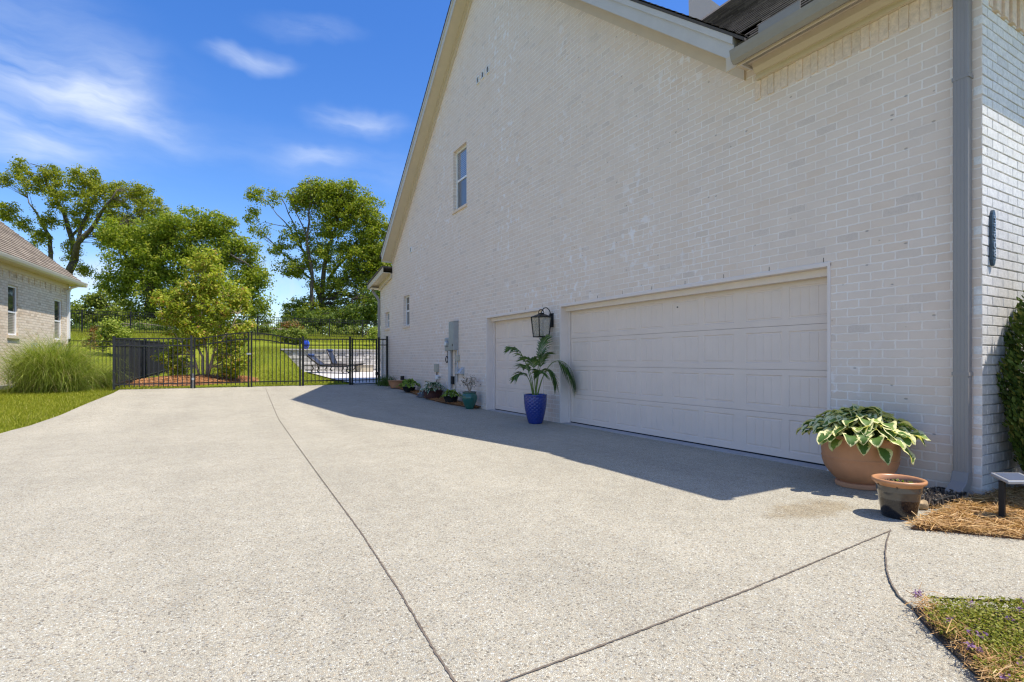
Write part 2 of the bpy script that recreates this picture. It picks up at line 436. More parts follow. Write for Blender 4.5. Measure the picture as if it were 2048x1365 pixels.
# ------------------------------------------------------------------ ground, drive, patio
def terrain():
    xs = np.unique(np.concatenate([[-600, -300, -150, -90, -60, -40, -28, -20], np.arange(-15, 12.1, .4), [2.9, 4.2, 14, 18, 24, 34, 60, 120, 300, 600]]))
    ys = np.unique(np.concatenate([[-200, -80, -40, -20, -10, -4, 0, 4], np.arange(8, 44, .4), [11, 14.5, 18.7, 26.95, 27.2, 46, 50, 60, 80, 120, 200, 400, 900]]))
    X, Y = np.meshgrid(xs, ys); Z = gz(X, Y) - .03
    Z = np.where(Y > 19, Z + .05 * np.sin(X * 1.3 + 1) * np.sin(Y * .7) * S(np.abs(X - 3.5), .6, 1.5), Z)
    Z = np.where((X > -2.95) & (X < 5.9) & (Y < 18.9), Z - .05, Z)
    n = len(xs); V = np.stack([X, Y, Z], -1).reshape(-1, 3)
    i = np.arange((len(ys) - 1) * n).reshape(-1, n)[:, :-1].ravel()
    return npmesh('lawn', V, np.stack([i, i + 1, i + n + 1, i + n], -1), m_lawn, smooth=True)
tag(terrain(), 'green lawn rising to a low hill behind the drive', kind='structure')

LEFT = sorted([(y, x) for x, y in (G(0, 866), G(50, 855), G(120, 831), G(175, 807), G(228, 786))])
LY = [-14, LEFT[0][0] - 3] + [p[0] for p in LEFT] + [19.2]; LX = [-3.4, LEFT[0][1] - .1] + [p[1] for p in LEFT] + [LEFT[-1][1]]
mb = MB()
ys = np.concatenate([np.arange(-12, 11, 1.0), np.arange(11, 18.4, .45), [18.86]])
for a, b in zip(ys[:-1], ys[1:]):
    la, lb = np.interp(a, LY, LX), np.interp(b, LY, LX)
    for k in range(6):
        xa0, xa1 = la + (5.92 - la) * k / 6, la + (5.92 - la) * (k + 1) / 6
        xb0, xb1 = lb + (5.92 - lb) * k / 6, lb + (5.92 - lb) * (k + 1) / 6
        mb.face([(xa0, a, gzf(xa0, a)), (xa1, a, gzf(xa1, a)), (xb1, b, gzf(xb1, b)), (xb0, b, gzf(xb0, b))])
    mb.face([(la, a, gzf(la, a)), (lb, b, gzf(lb, b)), (lb, b, gzf(lb, b) - .1), (la, a, gzf(la, a) - .1)])
drive = tag(mb.build('driveway', m_drive), 'wide exposed aggregate concrete driveway beside the garage', kind='structure')

def strip(name, pts, w, m, parent, dz=.004):
    mb = MB(); P = []
    pts = [np.array(p) for p in pts]
    dense = []
    for p, q in zip(pts[:-1], pts[1:]):
        n = max(1, int(np.linalg.norm(q - p) / .018)); dense += [p + (q - p) * i / n for i in range(n)]
    dense.append(pts[-1])
    L = []
    for i, p in enumerate(dense):
        t = dense[min(i + 1, len(dense) - 1)] - dense[max(i - 1, 0)]; t = t / (np.linalg.norm(t) + 1e-9)
        nrm = np.array([-t[1], t[0]]); a, b = w * (.5 + rng.uniform(-.3, .3)), w * (.5 + rng.uniform(-.3, .3))
        L.append((p + nrm * a, p - nrm * b))
    for (a, b), (c, d) in zip(L[:-1], L[1:]):
        mb.face([(*q, gzf(*q) + dz) for q in (a, b, d, c)])
    return mb.build(name, m, parent)
def ext(p, q, k): p = np.array(p); q = np.array(q); return tuple(q + (q - p) / np.linalg.norm(q - p) * k)
ja = [G(*p) for p in ((531, 777), (553, 830), (593, 890), (640, 955), (720, 1063), (800, 1185), (870, 1305), (908, 1362))]
ja.append(ext(ja[-2], ja[-1], 4))
strip('expansion_joint', ja, .009, m_joint, drive)
jb = [G(*p) for p in ((1782, 1062), (1500, 1180), (1250, 1275), (1010, 1365))]; jb.append(ext(jb[-2], jb[-1], 2.5))
strip('expansion_joint', jb, .009, m_joint, drive, .005)
curve = [(1782, 1062), (1774, 1085), (1771, 1110), (1773, 1140), (1781, 1168), (1797, 1195), (1825, 1219)]
jc = [G(*p) for p in curve]
strip('expansion_joint', jc, .007, m_joint, drive, .012)

def slab(name, poly, m, z, th=.05, parent=None):
    bm = MB(); k = len(poly)
    me = [(x, y, gzf(x, y) + z) for x, y in poly]
    return bm.prism([(x, y, zz - th) for x, y, zz in me], (0, 0, th)).build(name, m, parent)
we = [G(1880, 1066), G(2048, 1083)]; we.append(ext(we[0], we[1], 5))
wl = [G(2048, 1227)]; wl.append(ext(G(1825, 1219), wl[0], 5))
walk = slab('walkway', jc + wl + we[::-1], m_drive, .008)
tag(walk, 'exposed aggregate front walkway with a curved edge', kind='structure')
# apron strip in front of each door
for y0, y1 in ((3.14, 8.0), (8.57, 10.97)):
    MB().box(D - .0, D + .3, y0, y1, -.02, .006).build('door_threshold', m_apron, drive)

mb = MB()
pys = [18.87, 20, 21.2, 22.5, 24, 25.5, 26.9]
for a, b in zip(pys[:-1], pys[1:]):
    la, lb = [np.interp(y, [18.8, 21, 24, 26.9], [4.45, 4.15, 3.95, 3.72]) for y in (a, b)]
    mb.face([(la, a, np.interp(a, [18.7, 25.5], [.30, .60]) + .025), (14, a, np.interp(a, [18.7, 25.5], [.30, .60]) + .025), (14, b, np.interp(b, [18.7, 25.5], [.30, .60]) + .025), (lb, b, np.interp(b, [18.7, 25.5], [.30, .60]) + .025)])
tag(mb.build('patio', m_patio), 'pale concrete pool patio behind the gate', kind='structure')

# ------------------------------------------------------------------ the white brick house
HB = (D, 1.89, 0)
house = thing('brick_house', 'large white painted brick house with a tall gable and two garage doors', 'house', HB)
Y0, YA, YE = 1.89, 11.19, 18.28            # corner, apex, far end of the gable
Z0 = 4.70; PITCH = .833; YG = 4.13
def gable(y): return Z0 + PITCH * (y - YG) if y < YA else Z0 + PITCH * (2 * YA - YG - y)
APEX = gable(YA)
# openings: y0, y1, z0, z1
DOORS = [(3.13, 8.007, -.06, 2.165), (8.56, 10.976, -.06, 2.165)]
WINS = [(12.08, 12.9, 5.07, 6.63), (16.44, 17.04, 2.28, 3.26)]
WWIN = (18.68, 19.17, 2.315, 2.89)
def wall_strips(mb, x, ycuts, top, ops, rev, zbot=-.1):
    for a, b in zip(ycuts[:-1], ycuts[1:]):
        cuts = sorted([(o[2], o[3]) for o in ops if o[0] <= a + 1e-6 and o[1] >= b - 1e-6])
        z = zbot
        for c0, c1 in cuts:
            if c0 > z: mb.face([(x, a, z), (x, b, z), (x, b, c0), (x, a, c0)])
            z = c1
        mb.face([(x, a, z), (x, b, z), (x, b, top(b - 1e-6)), (x, a, top(a + 1e-6))])
    for y0, y1, z0, z1 in ops:
        mb.face([(x, y0, z0), (x + rev, y0, z0), (x + rev, y0, z1), (x, y0, z1)])
        mb.face([(x, y1, z0), (x, y1, z1), (x + rev, y1, z1), (x + rev, y1, z0)])
        mb.face([(x, y0, z1), (x + rev, y0, z1), (x + rev, y1, z1), (x, y1, z1)])
        if z0 > 0: mb.face([(x, y0, z0), (x, y1, z0), (x + rev, y1, z0), (x + rev, y0, z0)])
top = lambda y: 4.62 if y < YG else gable(y)
cuts = sorted({Y0, YG, YA, YE, *[v for o in DOORS + WINS for v in o[:2]]})
mb = MB(); wall_strips(mb, D, cuts, top, DOORS + WINS, .10); mb.build('side_wall', m_brick, house)
mb = MB(); wall_strips(mb, D + .012, [YE, WWIN[0], WWIN[1], 19.82], lambda y: 4.10 - .19 * (y - YE), [WWIN], .10)
mb.face([(D + .012, 19.82, -.1), (14, 19.82, -.1), (14, 19.82, 3.81), (D + .012, 19.82, 3.81)])
mb.build('wing_wall', m_brick, house)
# the sunlit front: every brick stands proud of its mortar
mb = MB(); mb.box(D + .02, 16, Y0 + .012, Y0 + .2, -.1, 4.62); mb.build('front_mortar', m_mortar, house)
mb = MB(); CH, BL = .0836, .2145; row = 0; z = -.06
while z < 4.60:
    x = D + .0 - (BL / 2 if row % 2 else 0)
    while x < 9.2:
        j = rng.uniform(-.0022, .0022, 4); xa, xb = max(x, D + .001), x + BL - .010
        if xb - xa > .02: mb.box(xa + j[0], xb + j[1], Y0 + abs(j[3]) * .8, Y0 + .06, z + .004, z + CH - .007 + j[2])
        x += BL
    z += CH; row += 1
mb.build('front_wall', m_fbrick, house, bevel=.003)
MB().box(9.2, 16, Y0 + .004, Y0 + .05, -.1, 4.62).build('front_wall', m_fbrick, house)
# dark closing walls behind, so that no daylight leaks through
mb = MB(); mb.face([(16, Y0, 0), (16, YE, 0), (16, YE, APEX), (16, Y0, APEX)]); mb.face([(D, YE, 3.9), (16, YE, 3.9), (16, YE, Z0), (D, YE, Z0)]); mb.build('rear_wall', m_mortar, house)

# soldier course with projecting bricks under the frieze
mb = MB(); y = Y0 + .11; k = 0
while y < 3.96:
    p = .014 if k % 2 else .003
    mb.box(D - p, D + .02, y + .005, y + .079, 4.20 if k % 2 else 4.216, 4.418); y += .0836; k += 1
mb.build('dentil_course', m_dentil, house, bevel=.003)
mb = MB(); x = D + .12; k = 0
while x < 9:
    p = .028 if k % 2 else .008
    mb.box(x + .005, x + .079, Y0 - p, Y0 + .02, 4.12 if k % 2 else 4.14, 4.418); x += .0836; k += 1
mb.build('dentil_course', m_dentil, house, bevel=.003)

# near eave (side): frieze, crown, soffit, gutter
mb = MB(); mb.box(D - .03, D, Y0 + .002, 3.97, 4.42, 4.56); mb.box(D - .045, D - .03, Y0 + .002, 3.97, 4.425, 4.455)
mb.prism([(D - .03, Y0, 4.56), (D - .03, Y0, 4.49), (D - .05, Y0, 4.495), (D - .09, Y0, 4.545), (D - .10, Y0, 4.608), (D, Y0, 4.608), (D, Y0, 4.56)], (0, 3.97 - Y0, 0))
mb.box(D - .005, 9, Y0 - .03, Y0, 4.42, 4.608); mb.build('frieze', m_trim, house)
mb = MB(); mb.box(5.24, D + .02, 1.60, 4.12, 4.61, 4.63); mb.box(D + .02, 16, 1.60, Y0 + .02, 4.61, 4.63)
mb.build('soffit', m_trim, house)
mb = MB()
for i in range(int(2.4 / .012)):
    yy = 1.62 + i * .012
    mb.box(5.33, 5.45, yy, yy + .005, 4.6065, 4.6095)
mb.build('soffit_vent', m_gutter, house)
gp = [(5.215, 4.52), (5.165, 4.50), (5.125, 4.535), (5.105, 4.60), (5.095, 4.645), (5.11, 4.648), (5.125, 4.60), (5.145, 4.545), (5.17, 4.515), (5.205, 4.532), (5.205, 4.66), (5.215, 4.66)]
mb = MB(); mb.prism([(x, 1.47, z) for x, z in gp], (0, 3.98 - 1.47, 0))
mb.prism([(x, 3.98, z) for x, z in [(5.215, 4.52), (5.165, 4.50), (5.125, 4.535), (5.105, 4.60), (5.095, 4.645), (5.215, 4.65)]], (0, .004, 0))
gq = [(y - 5.215 + 1.585, z) for y, z in gp]
mb.prism([(5.10, y, z) for y, z in gq], (10, 0, 0))
mb.build('gutter', m_gutter, house)
MB().box(5.215, 5.24, 1.6, 4.12, 4.50, 4.66).box(5.24, 16, 1.585, 1.6, 4.50, 4.66).build('fascia', m_trim, house)
# bent metal guard above the gutter where the valley empties
mb = MB(); mb.prism([(5.10, 3.62, 4.645), (5.10, 3.16, 4.645), (5.10, 3.16, 4.735), (5.10, 3.62, 4.735)], (.008, 0, 0)); mb.build('splash_guard', m_gutter, house)

def shingles(mb, p00, p10, p11, p01, exposure=.145, wid=.32, lift=.014, keep=None):
    """rows of shingles from the eave p00-p10 to the top p01-p11"""
    p00, p10, p11, p01 = [np.array(p, float) for p in (p00, p10, p11, p01)]
    H = max(np.linalg.norm(p01 - p00), np.linalg.norm(p11 - p10)); H = min(H, np.linalg.norm((p01 + p11) / 2 - (p00 + p10) / 2) + .3)
    n = max(2, int(H / exposure)); nr = np.cross(p10 - p00, p01 - p00); nr /= np.linalg.norm(nr)
    if nr[2] < 0: nr = -nr
    for i in range(n):
        a0, b0 = p00 + (p01 - p00) * i / n, p10 + (p11 - p10) * i / n
        a1, b1 = p00 + (p01 - p00) * (i + 1) / n, p10 + (p11 - p10) * (i + 1) / n
        m = max(1, int(np.linalg.norm(b0 - a0) / wid)); e = [0] + sorted((np.arange(1, m) + rng.uniform(-.35, .35, max(m - 1, 0))) / m) + [1]
        for s0, s1 in zip(e[:-1], e[1:]):
            q = [a0 + (b0 - a0) * s0 + nr * lift, a0 + (b0 - a0) * s1 + nr * lift, a1 + (b1 - a1) * s1, a1 + (b1 - a1) * s0]
            if keep and not keep(sum(q) / 4): continue
            mb.face(q); mb.face([q[0], q[1], q[1] - nr * lift, q[0] - nr * lift])
# gable roof (two slopes) over its rake boards
OH = .36
zt = .30
mb = MB()
yb, zb = 3.86, gable(YG) + PITCH * (3.86 - YG) + zt
shingles(mb, (D - OH - .03, yb, zb), (16, yb, zb), (16, YA, APEX + zt), (D - OH - .03, YA, APEX + zt), wid=1.2)
yb2 = 2 * YA - yb
shingles(mb, (16, yb2, zb), (D - OH - .03, yb2, zb), (D - OH - .03, YA, APEX + zt), (16, YA, APEX + zt), wid=1.2)
mb.prism([(D - OH - .03, yb, zb - .012), (D - OH - .03, YA, APEX + zt - .012), (D - OH - .03, yb2, zb - .012), (D - OH - .03, yb2, zb - .05), (D - OH - .03, YA, APEX + zt - .05), (D - OH - .03, yb, zb - .05)], (16 - D, 0, 0))
mb.build('gable_roof', m_shdark, house)
mb = MB()
for sgn in (1, -1):
    f = lambda y: (y if sgn == 1 else 2 * YA - y)
    y0 = 4.02
    zz = gable(YG) + PITCH * (y0 - YG)
    # fascia: tall face board with a stepped upper moulding
    mb.prism([(D - OH, f(y0), zz - .03), (D - OH, f(YA), APEX - .03), (D - OH, f(YA), APEX + zt - .055), (D - OH, f(y0), zz + zt - .055)], (.02, 0, 0))
    mb.prism([(D - OH - .022, f(y0), zz + zt - .14), (D - OH - .022, f(YA), APEX + zt - .14), (D - OH - .022, f(YA), APEX + zt - .052), (D - OH - .022, f(y0), zz + zt - .052)], (.022, 0, 0))
    # end cap of the boxed rake
    mb.prism([(D - OH + .02, f(y0), zz - .03), (D, f(y0), zz - .03), (D, f(y0), zz + zt - .06), (D - OH + .02, f(y0), zz + zt - .06)], (0, sgn * .02, 0))
mb.build('rake_fascia', m_fascia, house)
mb = MB()
for sgn in (1, -1):
    f = lambda y: (y if sgn == 1 else 2 * YA - y)
    y0 = 4.04; zz = gable(YG) + PITCH * (y0 - YG)
    mb.prism([(D - OH + .02, f(y0), zz), (D - OH + .02, f(YA), APEX), (D - OH + .02, f(YA), APEX + .02), (D - OH + .02, f(y0), zz + .02)], (OH - .02, 0, 0))
mb.build('rake_soffit', m_trim, house)
mb = MB()
for sgn in (1, -1):
    f = lambda y: (y if sgn == 1 else 2 * YA - y)
    y0 = 4.13; zz = gable(YG)
    mb.prism([(D - .03, f(y0), zz - .20), (D - .03, f(YA), APEX - .20), (D - .03, f(YA), APEX - .002), (D - .03, f(y0), zz - .002)], (.03, 0, 0))
    mb.prism([(D - .07, f(y0), zz - .06), (D - .07, f(YA), APEX - .06), (D - .07, f(YA), APEX - .002), (D - .07, f(y0), zz - .002)], (.04, 0, 0))
mb.build('rake_frieze', m_trim, house)
# near front wing roof: 12/12 slope up to a ridge that runs back into the big gable
hz = 4.665; RX = 8.05; RZ = hz + (RX - 5.16)
mb = MB(); shingles(mb, (5.16, 7.6, hz), (5.16, 1.53, hz), (RX, 4.42, RZ), (RX, 7.6, RZ), .13, .18, .016, keep=lambda c: c[1] < 3.98 or c[0] > 5.67)
mb.build('wing_roof', m_shdark, house)
mb = MB(); shingles(mb, (5.16, 1.53, hz), (16, 1.53, hz), (16, 4.42, RZ), (RX, 4.42, RZ), .14, .8); mb.face([(RX, 4.42, RZ), (16, 4.42, RZ), (16, 7.6, RZ), (RX, 7.6, RZ)])
mb.build('front_roof', m_shdark, house)
mb = MB(); mb.prism([(RX - .12, 7.6, RZ - .10), (RX, 7.6, RZ + .03), (RX + .12, 7.6, RZ - .10), (RX, 7.6, RZ)], (0, -3.2, 0)); mb.build('ridge_cap', m_shdark, house)
# end trim of a farther roof, seen against the sky above the rake
mb = MB(); mb.prism([at(1377, 1, 11), at(1380, 110, 11), at(1438, 110, 11), at(1444, 16, 11), at(1410, -9, 11)], (1.0, .3, 0)); mb.build('roof_trim', m_spout, house)

# wing roof (low shed) with its boxed eave and downspout
mb = MB()
w0, w1 = (18.32, 4.40), (20.28, 4.03)
mb.prism([(D - .33, w0[0], w0[1]), (D - .33, w1[0], w1[1]), (D - .33, w1[0], w1[1] - .17), (D - .33, w0[0], w0[1] - .19)], (.02, 0, 0))
mb.prism([(D - .31, w0[0], w0[1] - .19), (D - .31, w1[0], w1[1] - .17), (D - .31, w1[0], w1[1] - .15), (D - .31, w0[0], w0[1] - .17)], (.33, 0, 0))
mb.prism([(D - .05, w0[0], w0[1] - .36), (D - .05, 19.86, w1[1] - .26), (D - .05, 19.86, w1[1] - .10), (D - .05, w0[0], w0[1] - .17)], (.06, 0, 0))
mb.box(D - .33, 14, 20.26, 20.28, 3.85, 4.02)
mb.box(D - .31, 14, 19.8, 20.26, 3.85, 3.87)
mb.build('wing_fascia', m_trim, house)
mb = MB(); mb.prism([(D - .36, w0[0], w0[1] + .002), (D - .36, w1[0] + .04, w1[1] + .002), (D - .36, w1[0] + .04, w1[1] + .05), (D - .36, w0[0], w0[1] + .05)], (9, 0, 0)); mb.build('wing_roof', m_shdark, house)
mb = MB(); mb.tube([(D - .16, 20.30, 3.86), (D - .14, 20.24, 3.74), (D - .05, 20.0, 3.52), (D - .03, 19.87, 3.40), (D - .03, 19.87, .34)], .05, 8); mb.build('downspout', m_spout, house)
mb = MB(); mb.box(D - .34, 14, 20.285, 20.40, 3.90, 4.02); mb.build('gutter', m_gutter, house)

# near corner downspout: ribbed rectangular pipe with an elbow at its foot
mb = MB()
yy0, yy1, xx0, xx1 = 1.955, 2.062, D - .085, D - .012
prof = [(xx1, yy0), (xx0 + .006, yy0)]
nr = 4
for i in range(nr):
    a = yy0 + .004 + (yy1 - yy0 - .008) * i / nr; b = a + (yy1 - yy0 - .008) / nr
    prof += [(xx0, a + .002), (xx0, b - .004), (xx0 + .0015, b - .002), (xx0 + .0015, b)]
prof += [(xx0 + .006, yy1), (xx1, yy1)]
mb.prism([(x, y, .20) for x, y in prof], (0, 0, 4.20))
mb.build('downspout', m_spout, house)
mb = MB()
mb.prism([(xx1, yy0 - .004, .21), (xx0 - .004, yy0 - .004, .21), (xx0 - .03, yy0 - .004, .13), (xx0 - .15, yy0 - .004, .055), (xx0 - .15, yy0 - .004, .045), (xx0 - .11, yy0 - .004, .012), (xx0 + .02, yy0 - .004, .05), (xx1, yy0 - .004, .13)], (0, yy1 - yy0 + .008, 0))
mb.build('downspout_elbow', m_spout, house, bevel=.004)
for zz in (1.02, 3.52): MB().box(D - .088, D - .0, yy0 - .006, yy1 + .006, zz, zz + .03).build('downspout_strap', m_spout, house)

# garage doors
def garage_door(y0, y1, ncol):
    dz0, dz1 = .022, 2.06; xd = D + .20
    fr = MB()
    e = .03
    # brick mould and jamb lining
    fr.box(D - .012, D + .30, y1 - e, y1 + .004, 0.001, 2.161); fr.box(D - .012, D + .30, y0 - .004, y0 + e, 0.001, 2.161)
    fr.box(D - .014, D + .30, y0 - .004, y1 + .004, 2.125, 2.169)
    fr.box(D + .10, D + .16, y0 + e, y1 - e, 2.045, 2.125)
    fr.box(D + .165, D + .195, y1 - e - .035, y1 - e, 0.001, 2.05); fr.box(D + .165, D + .195, y0 + e, y0 + e + .035, 0.001, 2.05)
    frame = fr.build('garage_door_frame', m_jamb, house, bevel=.003)
    ya, yb = y0 + e + .002, y1 - e - .002; W = yb - ya; sh = (dz1 - dz0) / 4
    root = None
    gap, wide, side = .085, .17, .075
    pw = (W - 2 * side - (ncol // 2) * gap - (ncol // 2 - 1) * wide) / ncol
    cols = []; y = ya + side
    for i in range(ncol):
        cols.append((y, y + pw)); y += pw + (gap if i % 2 == 0 else wide)
    root = MB().box(xd + .03, xd + .05, ya, yb, dz0, dz1).build('garage_door', m_door, house)
    for r in range(4):
        z0 = dz0 + r * sh + .0018; z1 = dz0 + (r + 1) * sh - .0018; mb = MB()
        pz0, pz1 = z0 + .075, z1 - .065
        P = lambda x, y, z: (xd + x, y, z)
        ycut = [ya] + [v for c in cols for v in c] + [yb]
        for i, (a, b) in enumerate(zip(ycut[:-1], ycut[1:])):
            if i % 2 == 0: mb.face([P(0, a, z0), P(0, b, z0), P(0, b, z1), P(0, a, z1)])
            else:
                mb.face([P(0, a, z0), P(0, b, z0), P(0, b, pz0), P(0, a, pz0)]); mb.face([P(0, a, pz1), P(0, b, pz1), P(0, b, z1), P(0, a, z1)])
                rings = [(0, 0), (.007, .008), (.020, .008), (.030, .002)]
                for (i0, d0), (i1, d1) in zip(rings[:-1], rings[1:]):
                    o_ = [(a + i0, pz0 + i0), (b - i0, pz0 + i0), (b - i0, pz1 - i0), (a + i0, pz1 - i0)]
                    n_ = [(a + i1, pz0 + i1), (b - i1, pz0 + i1), (b - i1, pz1 - i1), (a + i1, pz1 - i1)]
                    for q in range(4):
                        w = (q + 1) % 4; mb.face([P(d0, *o_[q]), P(d0, *o_[w]), P(d1, *n_[w]), P(d1, *n_[q])])
                ia, ib, za, zb_ = a + .028, b - .028, pz0 + .028, pz1 - .028
                ng = 4; st = (ib - ia) / ng; ysq = [ia]
                for g in range(1, ng): c_ = ia + g * st; ysq += [c_ - .004, c_, c_ + .004]
                ysq.append(ib); dep = [.002] + [.002, .006, .002] * (ng - 1) + [.002]
                for s in range(len(ysq) - 1): mb.face([P(dep[s], ysq[s], za), P(dep[s + 1], ysq[s + 1], za), P(dep[s + 1], ysq[s + 1], zb_), P(dep[s], ysq[s], zb_)])
        # rolled edges of the section
        mb.face([P(0, ya, z1), P(0, yb, z1), P(.03, yb, z1 + .001), P(.03, ya, z1 + .001)]); mb.face([P(0, ya, z0), P(.03, ya, z0), P(.03, yb, z0), P(0, yb, z0)])
        mb.build('door_section', m_door, root)
    MB().box(xd + .004, xd + .04, ya, yb, .0, .022).build('weather_seal', m_seal, root)
    return root
g1 = garage_door(*DOORS[0][:2], 8); g1['label'] = 'wide double garage door with four rows of panels'
g2 = garage_door(*DOORS[1][:2], 4); g2['label'] = 'narrow single garage door behind the potted palm'
MB().tube([(D + .19, 5.38, 1.905), (D + .203, 5.38, 1.905)], .009, 10).build('door_lock', m_seal, g1)

def window(x, o, parent, mats, name='window', depth=.085, sill=True, mid=.5, grid=False):
    y0, y1, z0, z1 = o; zm = z0 + (z1 - z0) * mid; f = .045
    fr = MB(); xa, xb = x + depth, x + depth + .05
    fr.box(xa, xb, y0, y0 + f, z0, z1); fr.box(xa, xb, y1 - f, y1, z0, z1); fr.box(xa + .001, xb, y0 + f, y1 - f, z1 - f, z1); fr.box(xa + .001, xb, y0 + f, y1 - f, z0, z0 + f)
    root = fr.build(name, m_white, parent, bevel=.003)
    MB().box(xa + .008, xb, y0 + f, y1 - f, zm - .025, zm + .025).build('sash_rail', m_white, root)
    MB().box(xa + .02, xb - .01, y0 + f, y1 - f, zm + .025, z1 - f).build('upper_pane', mats[0], root)
    MB().box(xa + .03, xb - .004, y0 + f, y1 - f, z0 + f, zm - .025).build('lower_pane', mats[1], root)
    if grid:
        zq = (zm + z1) / 2; yq = (y0 + y1) / 2
        MB().box(xa + .012, xa + .022, y0 + f, y1 - f, zq - .008, zq + .008).box(xa + .0125, xa + .0215, yq - .008, yq + .008, zm, z1 - f).build('muntin', m_white, root)
    if sill:
        MB().prism([(x - .035, y0 - .04, z0 - .075), (x - .035, y0 - .04, z0 - .012), (x + depth + .01, y0 - .04, z0 + .004), (x + depth + .01, y0 - .04, z0 - .075)], (0, y1 - y0 + .08, 0)).build('sill', m_dentil, root)
    return root
window(D, WINS[0], house, (m_blind, m_screen), grid=False)['label'] = 'upper window with blinds high on the gable wall'
window(D, WINS[1], house, (m_glass, m_screen), grid=True)['label'] = 'lower narrow window near the downspout end'
window(D + .012, WWIN, house, (m_glass, m_glass))['label'] = 'smallest window on the low wing'
for yv in (11.40, 11.14, 10.88):
    mb = MB(); z = 7.85
    mb.box(D - .03, D + .01, yv - .065, yv + .065, z - .085, z - .072); mb.box(D - .03, D + .01, yv - .065, yv + .065, z + .072, z + .085)
    mb.box(D - .03, D + .01, yv - .065, yv - .052, z - .072, z + .072); mb.box(D - .03, D + .01, yv + .052, yv + .065, z - .072, z + .072)
    o = mb.build('wall_vent', m_white, house)
    mb = MB()
    for i in range(5): mb.prism([(D - .026, yv - .052, z - .068 + i * .029), (D - .002, yv - .052, z - .050 + i * .029), (D - .002, yv - .052, z - .046 + i * .029), (D - .026, yv - .052, z - .064 + i * .029)], (0, .104, 0))
    mb.build('louver', m_white, o); MB().box(D - .004, D - .002, yv - .052, yv + .052, z - .072, z + .072).build('duct_opening', m_seal, o)
mb = MB(); mb.box(D - .03, D + .01, 16.18, 16.30, 4.58, 4.76); o = mb.build('wall_vent', m_white, house, bevel=.006); MB().box(D - .034, D - .03, 16.205, 16.275, 4.61, 4.73).build('louver', m_gutter, o)
# steel lintels' little weep slots above the doors
for a, b in ((3.2, 8), (8.6, 10.95)):
    y = a
    while y < b: MB().box(D - .003, D + .01, y, y + .0045, 2.175, 2.222).build('weep_slot', m_seal, house); y += .62

# address plaque
c = np.array([5.75, Y0, EYE + 1.034])
pl = thing('address_plaque', 'narrow dark blue vertical house number plaque on the sunlit brick front', 'house sign', tuple(c - np.array([0, 0, .235])))
m_plaque = M('plaque_paint', (.028, .055, .085), .4, .1, 20)
mb = MB(); h, w = .19, .037
out = [(-w, -h), (w, -h), (w, h), (.03, h), (.026, h + .02), (.012, h + .042), (0, h + .048), (-.012, h + .042), (-.026, h + .02), (-.03, h), (-w, h)]
out = [(-w, -h), (-.03, -h), (-.026, -h - .02), (-.012, -h - .042), (0, -h - .048), (.012, -h - .042), (.026, -h - .02), (.03, -h)] + out[1:]
mb.prism([(c[0] + a, Y0 - .022, c[2] + b) for a, b in out], (0, .022, 0)); mb.build('plaque_board', m_plaque, pl, bevel=.003)
m_num = M('silver_numerals', (.42, .48, .54), .35, .03, 20, metal=.3)
for k, ch in enumerate('33908'):
    cu = bpy.data.curves.new('numeral', 'FONT'); cu.body = ch; cu.align_x = 'CENTER'; cu.align_y = 'CENTER'; cu.size = .085; cu.extrude = .003
    tmp = bpy.data.objects.new('numeral', cu); COL.objects.link(tmp)
    me = bpy.data.meshes.new_from_object(tmp.evaluated_get(bpy.context.evaluated_depsgraph_get())); me.name = 'numeral'
    bpy.data.objects.remove(tmp); me.materials.clear(); me.materials.append(m_num)
    o = bpy.data.objects.new('numeral', me); COL.objects.link(o); o.parent = pl; o.location = (0, -.026, .235 + .136 - .068 * k); o.rotation_euler = (R(90), 0, 0)
for zz in (-.18, .18): MB().tube([(c[0], Y0 - .022, c[2] + zz), (c[0], Y0 - .027, c[2] + zz)], .006, 10).build('screw', m_num, pl)

# wall lantern
LX_, LY_ = 5.34, 8.27
ln = thing('wall_lantern', 'large black glass wall lantern between the two garage doors', 'lantern', (D, LY_, EYE + .42))
b0, b1 = EYE + .435, EYE + .80
mb = MB(); mb.box(D - .022, D - .001, LY_ - .06, LY_ + .06, EYE + .62, EYE + .88); mb.build('backplate', m_black, ln, bevel=.004)
rt, rb = .135, .105
def sq(r, z): return [(LX_ - r, LY_ - r, z), (LX_ + r, LY_ - r, z), (LX_ + r, LY_ + r, z), (LX_ - r, LY_ + r, z)]
mb = MB(); T, B = sq(rt, b1), sq(rb, b0)
for i in range(4):
    j = (i + 1) % 4; mb.bar(T[i], B[i], .014, .014); mb.bar(T[i], T[j], .016, .016); mb.bar(B[i], B[j], .016, .016)
mb.build('lantern_frame', m_black, ln)
mb = MB(); U = sq(.05, b1 + .055); T2 = sq(rt + .012, b1 + .006)
for i in range(4): mb.face([T2[i], T2[(i + 1) % 4], U[(i + 1) % 4], U[i]])
mb.face(U); mb.face(T2[::-1]); mb.box(LX_ - .04, LX_ + .04, LY_ - .04, LY_ + .04, b1 + .05, b1 + .075); mb.build('lantern_roof', m_black, ln)
for i in range(4):
    j = (i + 1) % 4; MB().prism([np.array(T[i]) * .96 + np.array([LX_, LY_, T[i][2]]) * .04, np.array(T[j]) * .96 + np.array([LX_, LY_, T[i][2]]) * .04, np.array(B[j]) * .96 + np.array([LX_, LY_, B[i][2]]) * .04, np.array(B[i]) * .96 + np.array([LX_, LY_, B[i][2]]) * .04], (0, 0, .001)).build('glass_pane', m_pane, ln)
mb = MB(); k = 14
arc = [(LX_ + .075 - .075 * math.cos(math.pi * i / k) - .0, LY_, b1 + .075 + .0 + .155 * math.sin(math.pi * i / k)) for i in range(k + 1)]
